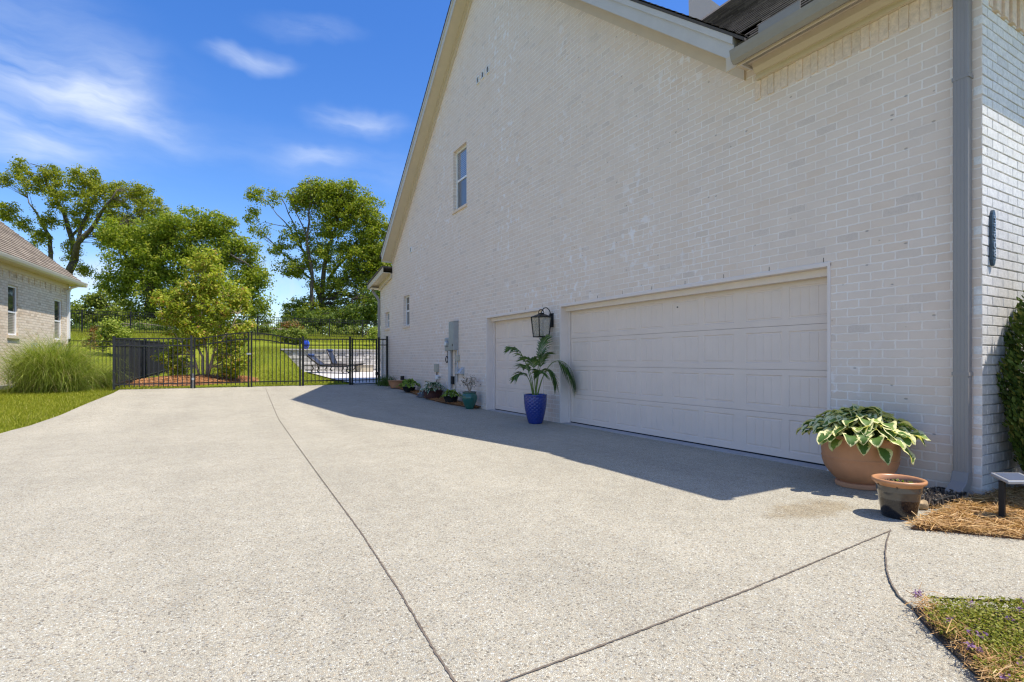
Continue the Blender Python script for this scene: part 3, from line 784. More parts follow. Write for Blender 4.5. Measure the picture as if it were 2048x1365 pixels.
arc = [(LX_ + (D - .03 - LX_) * (1 - math.cos(math.pi * i / k)) / 2, LY_, b1 + .03 + .15 * math.sin(math.pi * i / k) + .0) for i in range(k + 1)]
mb.tube(arc, .009, 8); mb.tube([(LX_ + .06 * math.cos(math.pi * i / k), LY_, b1 + .07 + .075 * math.sin(math.pi * i / k)) for i in range(k + 1)], .007, 8)
mb.bar((D - .02, LY_, b1 + .03), (LX_ + .05, LY_, b1 + .03), .02, .02); mb.build('hook_arm', m_black, ln)
mb = MB(); mb.tube([(LX_, LY_, b0), (LX_, LY_, b0 + .13)], .014, 10); mb.tube([(LX_, LY_, b0 + .13), (LX_, LY_, b0 + .16), (LX_, LY_, b0 + .2)], [.012, .017, .003], 10); mb.build('candle', m_bulb, ln, smooth=True)

# ------------------------------------------------------------------ utilities on the wall
def wz(r): return EYE + r
bx = thing('electrical_panel', 'tall grey electrical panel box mounted beside the round meter', 'electrical box', (D, 12.72, wz(.26)))
MB().box(D - .14, D - .001, 12.57, 12.87, wz(.262), wz(1.0)).build('cabinet', m_steel, bx, bevel=.006)
MB().box(D - .152, D - .138, 12.575, 12.865, wz(.29), wz(.985)).build('cover', m_steel, bx, bevel=.004)
MB().prism([(D - .155, 12.56, wz(1.0)), (D, 12.56, wz(1.025)), (D, 12.56, wz(1.0))], (0, .32, 0)).build('rain_lip', m_steel, bx)
MB().box(D - .16, D - .15, 12.60, 12.63, wz(.36), wz(.42)).build('latch', m_black, bx)
mt = thing('electric_meter', 'grey electric meter box with round dial and thick riser pipe', 'electric meter', (D, 13.1, gzf(D, 13.1)))
MB().box(D - .11, D - .001, 12.91, 13.26, wz(.24), wz(.60)).build('meter_box', m_steel, mt, bevel=.03)
mb = MB(); n = 20; mb.tube([(D - .11, 13.08, wz(.44)), (D - .125, 13.08, wz(.44)), (D - .15, 13.08, wz(.44)), (D - .16, 13.08, wz(.44))], [.09, .085, .08, .06], n); mb.build('dial', m_steel, mt, smooth=True)
MB().tube([(D - .161, 13.08, wz(.44)), (D - .164, 13.08, wz(.44))], .05, 18).build('dial_face', m_white, mt)
mb = MB(); mb.tube([(D - .06, 12.99, wz(.245)), (D - .06, 12.99, gzf(D, 13) - .02)], .052, 14); mb.tube([(D - .06, 12.99, wz(.04)), (D - .06, 12.99, wz(-.03))], .060, 14); mb.build('riser_pipe', m_pvc, mt, auto=40)
mb = MB(); L = []
for i in range(45): a = i / 44 * 5 * math.pi; L.append((D - .05 - .002 * i / 4, 13.20 + .075 * math.cos(a + 1.5), wz(.02) + .085 * math.sin(a + 1.5)))
L = [(D - .05, 13.19, wz(.245))] + L; mb.tube(L, .009, 6); mb.build('cable_coil', m_black, mt)
def uthing(name, label, cat, y, z, fn):
    t = thing(name, label, cat, (D, y, z)); fn(t); return t
def f_thin(t):
    MB().tube([(D - .03, 12.72, wz(.26)), (D - .03, 12.72, gzf(D, 12.7))], .014, 8).build('pipe', m_steel, t); MB().box(D - .04, D, 12.69, 12.75, wz(-.1), wz(-.08)).build('strap', m_steel, t)
uthing('conduit', 'thin straight grey conduit dropping from the electrical panel to the bed', 'conduit', 12.72, gzf(D, 12.7), f_thin)
def f_disc(t):
    MB().box(D - .08, D - .001, 12.48, 12.60, wz(-.02), wz(.13)).build('box', m_putty, t, bevel=.006); MB().tube([(D - .04, 12.54, wz(.262)), (D - .04, 12.54, wz(.13))], .016, 8).build('pipe', m_pvc, t)
    MB().tube([(D - .04, 12.55, wz(-.02)), (D - .04, 12.55, wz(-.2))], .016, 8).build('pipe', m_pvc, t)
uthing('junction_box', 'small putty coloured junction box under the electrical panel', 'electrical box', 12.54, wz(-.2), f_disc)
def f_out(t):
    MB().box(D - .075, D - .001, 12.50, 12.62, wz(-.36), wz(-.19)).build('box', m_pvc, t, bevel=.006); MB().tube([(D - .03, 12.60, wz(-.36)), (D - .03, 12.60, wz(-.56))], .02, 8).build('pipe', m_pvc, t)
uthing('outlet_box', 'grey covered outlet box low on the wall below the junction box', 'electrical box', 12.56, wz(-.56), f_out)
def f_hood(t):
    MB().prism([(D, 12.22, wz(-.19)), (D - .02, 12.22, wz(-.19)), (D - .13, 12.22, wz(-.32)), (D - .13, 12.22, wz(-.35)), (D, 12.22, wz(-.35))], (0, .16, 0)).build('hood', m_pvc, t, bevel=.004); MB().box(D - .012, D - .001, 12.20, 12.40, wz(-.38), wz(-.17)).build('flange', m_pvc, t)
uthing('vent_hood', 'grey sloped vent hood on the wall right of the outlet box', 'vent hood', 12.3, wz(-.38), f_hood)
def f_blk(t):
    MB().box(D - .06, D - .001, 12.80, 12.93, wz(-.63), wz(-.42)).build('case', m_black, t, bevel=.005); MB().box(D - .066, D - .06, 12.815, 12.915, wz(-.6), wz(-.45)).build('lid', m_black, t)
uthing('timer_box', 'small black timer box behind the thin conduit', 'timer box', 12.86, wz(-.63), f_blk)
def f_tel(t):
    MB().box(D - .075, D - .001, 13.90, 14.10, wz(-.33), wz(-.10)).build('cabinet', m_putty, t, bevel=.012); MB().box(D - .083, D - .075, 13.91, 14.09, wz(-.31), wz(-.12)).build('lid', m_putty, t, bevel=.004)
    MB().tube([(D - .03, 14.0, wz(-.33)), (D - .03, 14.0, wz(-.4)), (D - .05, 13.95, wz(-.46))], .012, 6).build('cable', m_black, t)
uthing('telephone_box', 'small beige telephone junction box on the brick left of the meter', 'telephone box', 14.0, wz(-.46), f_tel)
def f_sp(t):
    mb = MB(); mb.box(D - .09, D - .001, 13.86, 14.0, wz(-.54), wz(-.42)); mb.build('cap', m_white, t, bevel=.02)
    MB().tube([(D - .05, 13.93, wz(-.54)), (D - .06, 13.95, wz(-.62)), (D - .05, 13.98, gzf(D, 14))], .014, 8).build('hose', m_black, t); MB().tube([(D - .07, 13.80, wz(-.47)), (D, 13.80, wz(-.47))], .02, 8).build('spigot', m_steel, t)
uthing('hose_tap', 'white capped hose tap with black hose above the maroon pot', 'tap', 13.93, gzf(D, 14), f_sp)

# ------------------------------------------------------------------ plants: leaves
m_hosta = None
def hostamat(name, green, edge, thr):
    t = NT(name); co = t.co()
    a = t.node('ShaderNodeAttribute', attribute_name='rim').outputs['Fac']
    r = t.node('ShaderNodeNewGeometry').outputs['Random Per Island']
    n = t.noise(co, 40, 3, .6)
    f = t.math('ADD', a, t.map(n, .3, .7, -.22, .22)); f = t.math('ADD', f, t.map(r, 0, 1, -.12, .12))
    g = t.ramp(r, [(0, green[0]), (.5, green[1]), (1, green[2])])
    c = t.mix(t.map(f, thr - .04, thr + .06, 0, 1), g, edge)
    b = t.bsdf(c, .55, 0, t.bump(t.noise(co, 130, 2, .5), .25, .003), Specular_IOR_Level=.2)
    tr = t.node('ShaderNodeBsdfTranslucent', {'Color': t.mix(1.0, c, (1.2, 1.25, .5), 'MULTIPLY')}).outputs[0]
    return t.done(t.node('ShaderNodeMixShader', {0: .28, 1: b, 2: tr}).outputs[0])
m_hosta = hostamat('cream_edged_hosta_leaf', ((.06, .13, .03), (.115, .21, .05), (.28, .38, .08)), (.80, .76, .40), .62)
m_hosta2 = hostamat('white_edged_hosta_leaf', ((.03, .085, .035), (.045, .115, .045), (.07, .15, .06)), (.60, .66, .55), .62)
m_hosta3 = hostamat('lime_hosta_leaf', ((.14, .25, .03), (.20, .31, .04), (.27, .37, .06)), (.33, .42, .08), .8)
m_stalk = M('green_stalk', (.14, .22, .05), .5, .2, 10)

def hosta_leaf(mb, base, az, L, W, rise, droop, roll=0, heart=.0, nu=8, nv=6, cup=.25):
    """base: start of blade, rising with slope `rise`, then bending down by `droop`"""
    d = np.array([math.cos(az), math.sin(az), 0]); sd = np.array([-math.sin(az), math.cos(az), 0])
    sd = sd * math.cos(roll) + np.array([0, 0, 1]) * math.sin(roll)
    pos = np.array(base, float); ang = rise; rows = []; att = []
    for i in range(nu + 1):
        u = i / nu
        w = W * .5 * (math.sin(math.pi * min(1, u * .93 + .07) ** .72)) ** .85 if u < 1 else 0.0
        w = max(w, 0)
        dirv = d * math.cos(ang) + np.array([0, 0, 1]) * math.sin(ang)
        nrm = np.cross(dirv, sd); nrm /= np.linalg.norm(nrm)
        if nrm[2] < 0: nrm = -nrm
        r = []
        for j in range(nv + 1):
            s = -1 + 2 * j / nv
            wav = .012 * math.sin(u * 9 + s * 3 + az * 5) * abs(s)
            r.append(pos + sd * s * w + nrm * (cup * w * s * s + wav)); att.append(max(abs(s), (u - .72) / .28 if u > .72 else 0))
        rows.append(r)
        pos = pos + dirv * L / nu; ang -= droop / nu
    n = len(mb.v)
    for r in rows: mb.v += [tuple(p) for p in r]
    mb.a += att
    for i in range(nu):
        for j in range(nv):
            a = n + i * (nv + 1) + j; mb.f.append((a, a + 1, a + nv + 2, a + nv + 1))

def hosta(root, cx, cy, z, rad, n, L, W, hgt, m, name='foliage', extra=(), seed=1, stalks=True):
    r_ = random.Random(seed); mb = MB(); sk = MB()
    for k in range(n):
        u = (k + .5) / n; az = k * 2.39996 + r_.uniform(-.3, .3)
        rr = rad * (u ** .6) * r_.uniform(.8, 1.05); hh = hgt * (1 - .85 * u ** 1.3) * r_.uniform(.85, 1.15)
        st = max(rr - L * .55, .03)
        b = np.array([cx + st * math.cos(az), cy + st * math.sin(az), z + hh])
        hosta_leaf(mb, b, az + r_.uniform(-.35, .35), L * r_.uniform(.75, 1.15), W * r_.uniform(.8, 1.15), r_.uniform(.25, .6) - .35 * u, r_.uniform(.9, 1.7), r_.uniform(-.35, .35))
        if stalks: sk.tube([(cx + r_.uniform(-.03, .03), cy + r_.uniform(-.03, .03), z - .03), ((cx * 2 + b[0]) / 3, (cy * 2 + b[1]) / 3, z + hh * .75), b], .0045, 4)
    for (az, st, hh, L_, W_, rise, droop) in extra:
        b = np.array([cx + st * math.cos(az), cy + st * math.sin(az), z + hh]); hosta_leaf(mb, b, az, L_, W_, rise, droop)
        sk.tube([(cx, cy, z - .03), ((cx * 2 + b[0]) / 3, (cy * 2 + b[1]) / 3, z + max(hh, .05)), b], .0045, 4)
    mb.build(name, m, root, smooth=True)
    if stalks: sk.build('stalk', m_stalk, root)

def soil_disc(root, cx, cy, r, z):
    mb = MB(); n = 260
    mb.tube([(cx, cy, z - .02), (cx, cy, z)], r, 24)
    for i in range(n):
        a = random.uniform(0, 6.28); q = r * math.sqrt(random.random()) * .97; s = random.uniform(.004, .013)
        x, y = cx + q * math.cos(a), cy + q * math.sin(a); h = z + random.uniform(-.002, .012)
        mb.tube([(x, y, h - s), (x + random.uniform(-s, s) * 2, y + random.uniform(-s, s) * 2, h + s)], [s, s * .5], 4)
    mb.build('soil', m_soil, root)

# big terracotta planter
TX, TY = 5.17, 2.64
t1 = thing('hosta_planter', 'big terracotta planter of cream edged hosta by the downspout', 'potted plant', (TX, TY, 0))
prof = [(.0, .012), (.165, .0), (.19, .004), (.195, .03), (.188, .045), (.165, .05), (.20, .075), (.245, .125), (.278, .18), (.296, .235), (.300, .262), (.304, .266), (.304, .274), (.300, .278), (.306, .34), (.311, .43), (.314, .44), (.325, .446), (.328, .47), (.322, .478), (.300, .478), (.294, .46), (.294, .42)]
mb = MB(); mb.lathe(TX, TY, prof, 96, lambda th, z, i: (.0035 * math.cos(38 * th) if .06 < z < .245 else 0))
mb.build('pot', m_terra, t1, auto=50)
MB().tube([(TX, TY, .40), (TX, TY, .425)], .295, 32).build('soil', m_soil, t1)
cam_az = math.atan2(-TY, -TX)
hosta(t1, TX - .02, TY, .45, .50, 165, .18, .14, .22, m_hosta, extra=[(cam_az + .55, .30, -.05, .17, .12, -.5, 1.0), (cam_az + 1.1, .33, -.02, .2, .1, -.6, .9), (cam_az + .1, .29, .0, .17, .12, -.2, 1.3), (cam_az - .5, .29, .0, .16, .12, -.2, 1.3)], seed=5)

# glazed bowl in front
BX, BY = 4.41, 1.98
t2 = thing('glazed_pot', 'low dark glazed pot with a terracotta rim holding bare soil', 'plant pot', (BX, BY, 0))
def glaze():
    t = NT('dark_glaze'); co = t.co(); z = t.node('ShaderNodeSeparateXYZ', {0: co}).outputs[2]
    n = t.noise(co, 12, 4, .6); f = t.map(t.math('ADD', z, t.map(n, .3, .7, -.012, .012)), .134, .142, 0, 1)
    c = t.mix(f, (.012, .011, .014), (.085, .075, .062)); c = t.mix(t.map(t.noise(co, 4, 4, .7), .55, .75, 0, .6), c, (.16, .085, .035))
    return t.done(t.bsdf(c, .14, 0, None, Coat_Weight=.5, Coat_Roughness=.08))
mb = MB(); mb.lathe(BX, BY, [(0, 0.00456), (0.1025, 0), (0.1082, 0.00684), (0.1164, 0.0684), (0.1271, 0.1368), (0.1361, 0.1881), (0.141, 0.1938), (0.1402, 0.2029), (0.1427, 0.228), (0.1443, 0.2337)], 64)
mb.build('pot', glaze(), t2, auto=60)
mb = MB(); mb.lathe(BX, BY, [(0.1427, 0.2326), (0.1509, 0.2451), (0.1673, 0.2576), (0.1706, 0.269), (0.1673, 0.2793), (0.1574, 0.2827), (0.146, 0.2736), (0.1394, 0.2508), (0.1361, 0.2166)], 64); mb.build('rim', M('terracotta_rim', (.46, .22, .10), .35, .15, 12, .1, 60), t2, smooth=True)
soil_disc(t2, BX, BY, .138, .233)
mb = MB()
for i in range(26):
    a = random.uniform(0, 6.28); q = .115 * math.sqrt(random.random()); b = np.array([BX + q * math.cos(a), BY + q * math.sin(a), .240])
    hosta_leaf(mb, b, random.uniform(0, 6.28), random.uniform(.02, .045), .014, random.uniform(.2, 1.0), 1.2, nu=3, nv=2)
tag(mb.build('weeds', m_hosta3, t2), kind='stuff')

# blue palm pot
PX, PY = 5.15, 8.17; 
t3 = thing('palm_planter', 'tall cobalt blue dimpled pot with an arching palm between the garage doors', 'potted palm', (PX, PY, 0))
def blueglaze(name, c1, c2):
    t = NT(name); co = t.co(); n = t.noise(co, 9, 4, .6)
    return t.done(t.bsdf(t.mix(n, c1, c2), .22, 0, None, Coat_Weight=.4, Coat_Roughness=.1))
m_blue = blueglaze('cobalt_glaze', (.007, .024, .17), (.012, .042, .27))
prof = [(0, .005), (.115, 0), (.128, .012)]
for i in range(1, 76):
    z = .012 + (.505 - .012) * i / 75; u = i / 75; prof.append((.128 + .082 * math.sin(min(1, u * 1.05) * math.pi / 2) ** .9, z))
prof += [(.213, .512), (.214, .528), (.206, .534), (.190, .532), (.186, .50), (.186, .46)]
mb = MB(); mb.lathe(PX, PY, prof, 120, lambda th, z, i: (-.006 * max(0, math.sin(th * 15 + (int(z / .033) % 2) * math.pi) * math.sin(math.pi * (z / .033 % 1))) ** .7 if .03 < z < .49 else 0))
mb.build('pot', m_blue, t3, smooth=True)
MB().tube([(PX, PY, .47), (PX, PY, .485)], .186, 24).build('soil', m_soil, t3)
m_palm = leafmat('palm_leaflet', [(0, (0.0525, 0.111, 0.027)), (.6, (0.09, 0.17, 0.0405)), (1, (0.165, 0.236, 0.0675))], .25, .4)
def U(a, w): return np.array([cr[0] * a + cf[0] * w, cr[1] * a + cf[1] * w, 0])
def frond(mb, sk, pts, start=.42, L=.26, n=20, side_drop=.35):
    P = [np.array([PX, PY, 0]) + U(a, w) + np.array([0, 0, h]) for a, w, h in pts]
    # Catmull curve
    Q = []; PP = [2 * P[0] - P[1]] + P + [2 * P[-1] - P[-2]]
    for i in range(1, len(PP) - 2):
        for s in range(8):
            t = s / 8; p0, p1, p2, p3 = PP[i - 1:i + 3]
            Q.append(.5 * ((2 * p1) + (-p0 + p2) * t + (2 * p0 - 5 * p1 + 4 * p2 - p3) * t * t + (-p0 + 3 * p1 - 3 * p2 + p3) * t ** 3))
    Q.append(P[-1]); k = len(Q)
    sk.tube(Q, [max(.009 * (1 - i / k) + .0015, .002) for i in range(k)], 5)
    for i in range(n):
        u = start + (1 - start) * i / (n - 1) ; f = u * (k - 1); a = min(int(f), k - 2); b = Q[a] + (Q[a + 1] - Q[a]) * (f - a)
        tg = Q[a + 1] - Q[a]; tg /= np.linalg.norm(tg) + 1e-9
        sd = np.cross(tg, [0, 0, 1]); sd /= np.linalg.norm(sd) + 1e-9
        ln = L * (math.sin(math.pi * (.18 + .75 * i / (n - 1))) ** .7) * random.uniform(.85, 1.1)
        for s in (-1, 1):
            dv = sd * s * .75 + tg * .75 + np.array([0, 0, -side_drop * random.uniform(.6, 1.3)]); dv /= np.linalg.norm(dv)
            m_ = b + dv * ln * .5 + np.array([0, 0, .01]); e = b + dv * ln + np.array([0, 0, -.16 * ln]); wv = np.cross(dv, np.cross(sd * s, tg) + 1e-3); wv /= np.linalg.norm(wv) + 1e-9; wv *= .010
            mb.face([b - wv * .4, m_ - wv, e, m_ + wv, b + wv * .4])
mb, sk = MB(), MB()
for fi, fr in enumerate(([(-.03, 0, .48), (-.10, .02, .85), (-.2, .02, 1.16), (-.33, -.02, 1.36), (-.48, -.06, 1.40)],
           [(.03, 0, .48), (.14, -.04, .86), (.30, -.06, 1.10), (.48, -.08, 1.13), (.64, -.10, .98), (.72, -.12, .72)],
           [(.01, 0, .48), (.05, .04, 1.0), (.12, .08, 1.35), (.17, .10, 1.56)],
           [(-.04, 0, .48), (-.11, -.05, .78), (-.22, -.10, .92), (-.36, -.14, .86)],
           [(0, 0, .48), (-.02, -.06, .9), (-.06, -.12, 1.14), (-.14, -.2, 1.2)],
           [(0, 0, .48), (.06, -.05, .9), (.12, -.1, 1.18), (.20, -.14, 1.27)],
           [(.02, 0, .48), (.12, -.06, .82), (.22, -.1, .98), (.32, -.14, .92), (.37, -.16, .74)],
           [(0, 0, .48), (.02, -.1, .8), (.05, -.22, .97), (.08, -.34, .93)],
           [(-.02, 0, .48), (-.07, .1, .85), (-.16, .2, 1.05), (-.24, .28, 1.05)])):
    frond(mb, sk, fr, start=.46 if fi != 1 else .52, n=28, L=(.28, .50, .38, .28, .30, .30, .38, .28, .26)[fi], side_drop=(.5, 1.5, .2, .3, .3, .2, 1.2, .3, .3)[fi])
mb.build('leaflet', m_palm, t3); sk.build('stem', m_stalk, t3)

# jade green urn
GX, GY = 5.30, 11.30; gzz = gzf(GX, GY)
t4 = thing('urn_planter', 'round jade green urn with a sparse twiggy shrub left of the single garage door', 'potted plant', (GX, GY, gzz))
mb = MB(); mb.lathe(GX, GY, [(0, .004), (.085, 0), (.095, .01), (.10, .03), (.135, .10), (.170, .18), (.186, .25), (.182, .30), (.160, .345), (.150, .36), (.158, .375), (.168, .388), (.165, .40), (.148, .40), (.142, .37)], 48, z0=gzz)
mb.build('pot', blueglaze('jade_glaze', (.012, .095, .075), (.022, .135, .105)), t4, smooth=True)
mb = MB(); mb.lathe(GX, GY, [(.150, .372), (.166, .386), (.168, .40), (.15, .404), (.145, .37)], 48, z0=gzz + .001); mb.build('rim', M('worn_clay_rim', (.17, .12, .085), .7, .2, 20), t4, smooth=True)
MB().tube([(GX, GY, gzz + .355), (GX, GY, gzz + .365)], .145, 20).build('soil', m_soil, t4)
def leafcloud(P, size, aspect=.55, updown=.5, rr=None, out=None):
    rr = rr or rng; n = len(P)
    nrm = rr.normal(size=(n, 3)); nrm[:, 2] = np.abs(nrm[:, 2]) * (1 + updown) + updown * .5
    if out is not None: nrm = rr.normal(size=(n, 3)) * .6 + out
    nrm = nrm + 1e-6; nrm /= np.linalg.norm(nrm, axis=1, keepdims=True)
    a = rr.normal(size=(n, 3)); u = np.cross(nrm, a); u /= np.linalg.norm(u, axis=1, keepdims=True); v = np.cross(nrm, u)
    s = size * rr.uniform(.65, 1.3, (n, 1)); u = u * s; v = v * s * aspect
    bend = nrm * s * .18
    V = np.stack([P - u, P + v - bend * 0 + bend, P + u, P - v + bend], 1).reshape(-1, 3)
    return V, np.arange(4 * n).reshape(-1, 4)
mb = MB(); P = []
for i in range(16):
    a = random.uniform(0, 6.28); r = random.uniform(.05, .21); h = random.uniform(.22, .40)
    e = np.array([GX + r * math.cos(a), GY + r * math.sin(a), gzz + .37 + h]); mb.tube([(GX, GY, gzz + .36), (GX + r * .35 * math.cos(a), GY + r * .35 * math.sin(a), gzz + .36 + h * .5), e], [.006, .004, .002], 4)
    for q in range(14): P.append(e + rng.normal(size=3) * .045 - (e - np.array([GX, GY, gzz + .40])) * random.uniform(0, .5))
mb.build('stem', m_barkpale, t4)
V, F = leafcloud(np.array(P), .021); npmesh('foliage', V, F, leafmat('dull_purple_leaf', [(0, (.10, .06, .06)), (.5, (.20, .17, .12)), (1, (.33, .32, .24))], .2), t4)

# ------------------------------------------------------------------ beds
bp = [G(*p) for p in ((762, 768), (783, 774), (805, 781), (830, 790), (855, 799), (880, 806), (905, 811), (930, 815), (952, 818))]
mb = MB(); 
for (a, b) in zip(bp[:-1], bp[1:]):
    mb.face([(a[0], a[1], gzf(*a) + .006), (b[0], b[1], gzf(*b) + .006), (D, b[1], gzf(D, b[1]) + .05), (D, a[1], gzf(D, a[1]) + .05)])
tag(mb.build('mulch_bed', m_mulch), 'narrow pine straw bed along the house wall', kind='structure')
def needles(name, pts, zf, L, w, m, lift=(.0, .03), label=None, tilt=.25, parent=None):
    n = len(pts); P = np.array(pts); az = rng.uniform(0, 2 * np.pi, n); tl = rng.normal(0, tilt, n); ln = L * rng.uniform(.5, 1.25, n)
    z = np.array([zf(x, y) for x, y in P]) + rng.uniform(lift[0], lift[1], n)
    d = np.stack([np.cos(az) * np.cos(tl), np.sin(az) * np.cos(tl), np.sin(tl)], 1); sd = np.stack([-np.sin(az), np.cos(az), np.zeros(n)], 1)
    bow = rng.normal(0, .18, n)[:, None] * sd * ln[:, None] + np.array([0, 0, 1]) * (rng.uniform(0, .12, n) * ln)[:, None]
    c = np.column_stack([P, z]); A = c - d * ln[:, None] / 2; B = c + bow; C_ = c + d * ln[:, None] / 2
    A[:, 2] = np.maximum(A[:, 2], z - .01); C_[:, 2] = np.maximum(C_[:, 2], z - .01)
    ws = sd * w / 2 + np.array([0, 0, 1]) * rng.uniform(-.5, .5, (n, 1)) * w
    V = np.stack([A - ws, A + ws, B + ws, B - ws, C_ + ws * .4, C_ - ws * .4], 1).reshape(-1, 3); i = np.arange(n) * 6
    F = np.concatenate([np.stack([i, i + 1, i + 2, i + 3], 1), np.stack([i + 3, i + 2, i + 4, i + 5], 1)])
    o = npmesh(name, V, F, m, parent)
    if label: tag(o, label, kind='stuff')
    return o
def inpoly(poly, n, margin=0):
    poly = np.array(poly); lo, hi = poly.min(0), poly.max(0); out = []
    while len(out) < n:
        q = rng.uniform(lo, hi, (n * 2, 2)); ins = np.zeros(len(q), bool); j = len(poly) - 1
        for i in range(len(poly)):
            xi, yi = poly[i]; xj, yj = poly[j]
            c = ((yi > q[:, 1]) != (yj > q[:, 1])) & (q[:, 0] < (xj - xi) * (q[:, 1] - yi) / (yj - yi + 1e-12) + xi)
            ins ^= c; j = i
        out += list(q[ins])
    return np.array(out[:n])
bedpoly = bp + [(D - .02, bp[-1][1]), (D - .02, bp[0][1])]
needles('pine_straw', inpoly(bedpoly, 3500), lambda x, y: gzf(x, y) + .02, .16, .006, m_strawred, label='reddish pine straw scattered in the bed along the house wall')

def pot_simple(root, cx, cy, z, r0, r1, h, m, name='pot'):
    mb = MB(); mb.lathe(cx, cy, [(0, .003), (r0, 0), (r0 + .004, .01), ((r0 + r1) / 2 + .012, h * .55), (r1, h * .93), (r1 + .015, h * .95), (r1 + .015, h), (r1 - .008, h), (r1 - .015, h * .9)], 40, z0=z)
    mb.build(name, m, root, smooth=True); MB().tube([(cx, cy, z + h * .86), (cx, cy, z + h * .9)], r1 - .012, 20).build('soil', m_soil, root)
def wallpos(px, off):
    a = R(YAW) + math.atan((px - CX) / FPX); x = D - off; return x, x / math.tan(a)
x, y = wallpos(902, .30); z = gzf(x, y) + .02
t = thing('lime_hosta_planter', 'lime green hosta in a black pot beside the jade urn', 'potted plant', (x, y, z)); pot_simple(t, x, y, z, .13, .18, .17, m_black)
hosta(t, x, y, z + .16, .25, 46, .13, .075, .14, m_hosta3, seed=11)
x, y = wallpos(866, .34); z = gzf(x, y) + .02
t = thing('white_hosta_planter', 'white edged hosta in a wide maroon pot below the meter pipe', 'potted plant', (x, y, z)); pot_simple(t, x, y, z, .20, .27, .22, M('maroon_plastic', (.075, .03, .028), .5, .15, 9))
hosta(t, x, y, z + .20, .36, 44, .22, .085, .22, m_hosta2, seed=12)
x, y = wallpos(818, .34); z = gzf(x, y) + .02
t = thing('lime_hosta_planter', 'lime green hosta in a black pot nearest the terracotta bowl', 'potted plant', (x, y, z)); pot_simple(t, x, y, z, .13, .20, .15, m_black)
hosta(t, x, y, z + .15, .34, 52, .18, .10, .20, m_hosta3, seed=13)
x, y = wallpos(792, .30); z = gzf(x, y) + .02
t = thing('clay_bowl', 'low terracotta bowl with dead stems at the far end of the wall bed', 'plant pot', (x, y, z)); pot_simple(t, x, y, z, .17, .25, .24, m_terra)
mb = MB()
for i in range(9):
    a = random.uniform(0, 6.28); mb.tube([(x, y, z + .22), (x + .08 * math.cos(a), y + .08 * math.sin(a), z + .32), (x + .15 * math.cos(a), y + .15 * math.sin(a), z + random.uniform(.3, .42))], .004, 4)
mb.build('stem', m_barkpale, t)
x, y = wallpos(846, .42); z = gzf(x, y) + .01
t = thing('slate_stack', 'low stack of flat dark slate stones on the bed beside the maroon pot', 'stones', (x, y, z))
for i, (r_, dx) in enumerate(((.19, 0), (.17, .02), (.15, -.02), (.12, .01))):
    mb = MB(); n = 9; rr = [r_ * random.uniform(.8, 1.1) for _ in range(n)]
    mb.prism([(x + dx + rr[j] * math.cos(6.283 * j / n), y + rr[j] * math.sin(6.283 * j / n), z + i * .036) for j in range(n)], (0, 0, .033)); mb.build('stone', m_slate, t, bevel=.006)
x, y = wallpos(806, .10); z = gzf(x, y) + .03
t = thing('flood_light', 'small black garden spotlight by the wall behind the clay bowl', 'spotlight', (x, y, z))
MB().tube([(x, y, z), (x, y, z + .27)], .012, 8).build('stake', m_black, t); MB().box(x - .07, x + .03, y - .06, y + .06, z + .25, z + .38).build('lamp_head', m_black, t, bevel=.01); MB().box(x - .074, x - .07, y - .045, y + .045, z + .27, z + .36).build('lens', m_glass, t)
# grassy clump by the gate post
def blades(root, c, n, L, spread, w, m, name='foliage', seg=5, up=1.0, droop=1.3, rx=.1, ry=.1, seed=3, taper=0.0):
    r_ = np.random.default_rng(seed)
    base = np.stack([c[0] + r_.normal(0, rx, n), c[1] + r_.normal(0, ry, n), np.full(n, c[2])], 1)
    az = r_.uniform(0, 2 * np.pi, n) ; out = np.stack([np.cos(az), np.sin(az)], 1)
    ln = L * r_.uniform(.55, 1.1, n); tl = np.abs(r_.normal(0, spread, n)); an = np.pi / 2 - tl; ln = ln * (1.08 - taper * np.minimum(1, tl / 1.2)); dr = droop * r_.uniform(.4, 1.25, n)
    pos = base.copy(); V = np.zeros((n, seg + 1, 2, 3)); tw = r_.uniform(0, np.pi, n); sd = np.stack([np.cos(tw), np.sin(tw), np.zeros(n)], 1)
    for i in range(seg + 1):
        ww = w * (1 - (i / seg) ** 2.2) + .0006; V[:, i, 0] = pos - sd * ww / 2; V[:, i, 1] = pos + sd * ww / 2
        d = np.stack([out[:, 0] * np.cos(an), out[:, 1] * np.cos(an), np.sin(an)], 1); pos = pos + d * (ln / seg)[:, None]; an = an - dr * (i + 1) / (seg * (seg + 1) / 2)
    i = np.arange(n)[:, None] * (2 * (seg + 1)) + np.arange(seg)[None] * 2; i = i.ravel()
    return npmesh(name, V.reshape(-1, 3), np.stack([i, i + 1, i + 3, i + 2], 1), m, root)
x, y = wallpos(772, .30); z = gzf(x, y)
t = thing('daylily_clump', 'dark green strappy plant clump at the gate post by the house', 'plant', (x, y, z))
blades(t, (x, y, z), 260, .42, .5, .014, leafmat('strap_leaf', [(0, (.05, .10, .02)), (1, (.13, .2, .05))], .3), rx=.14, ry=.22)

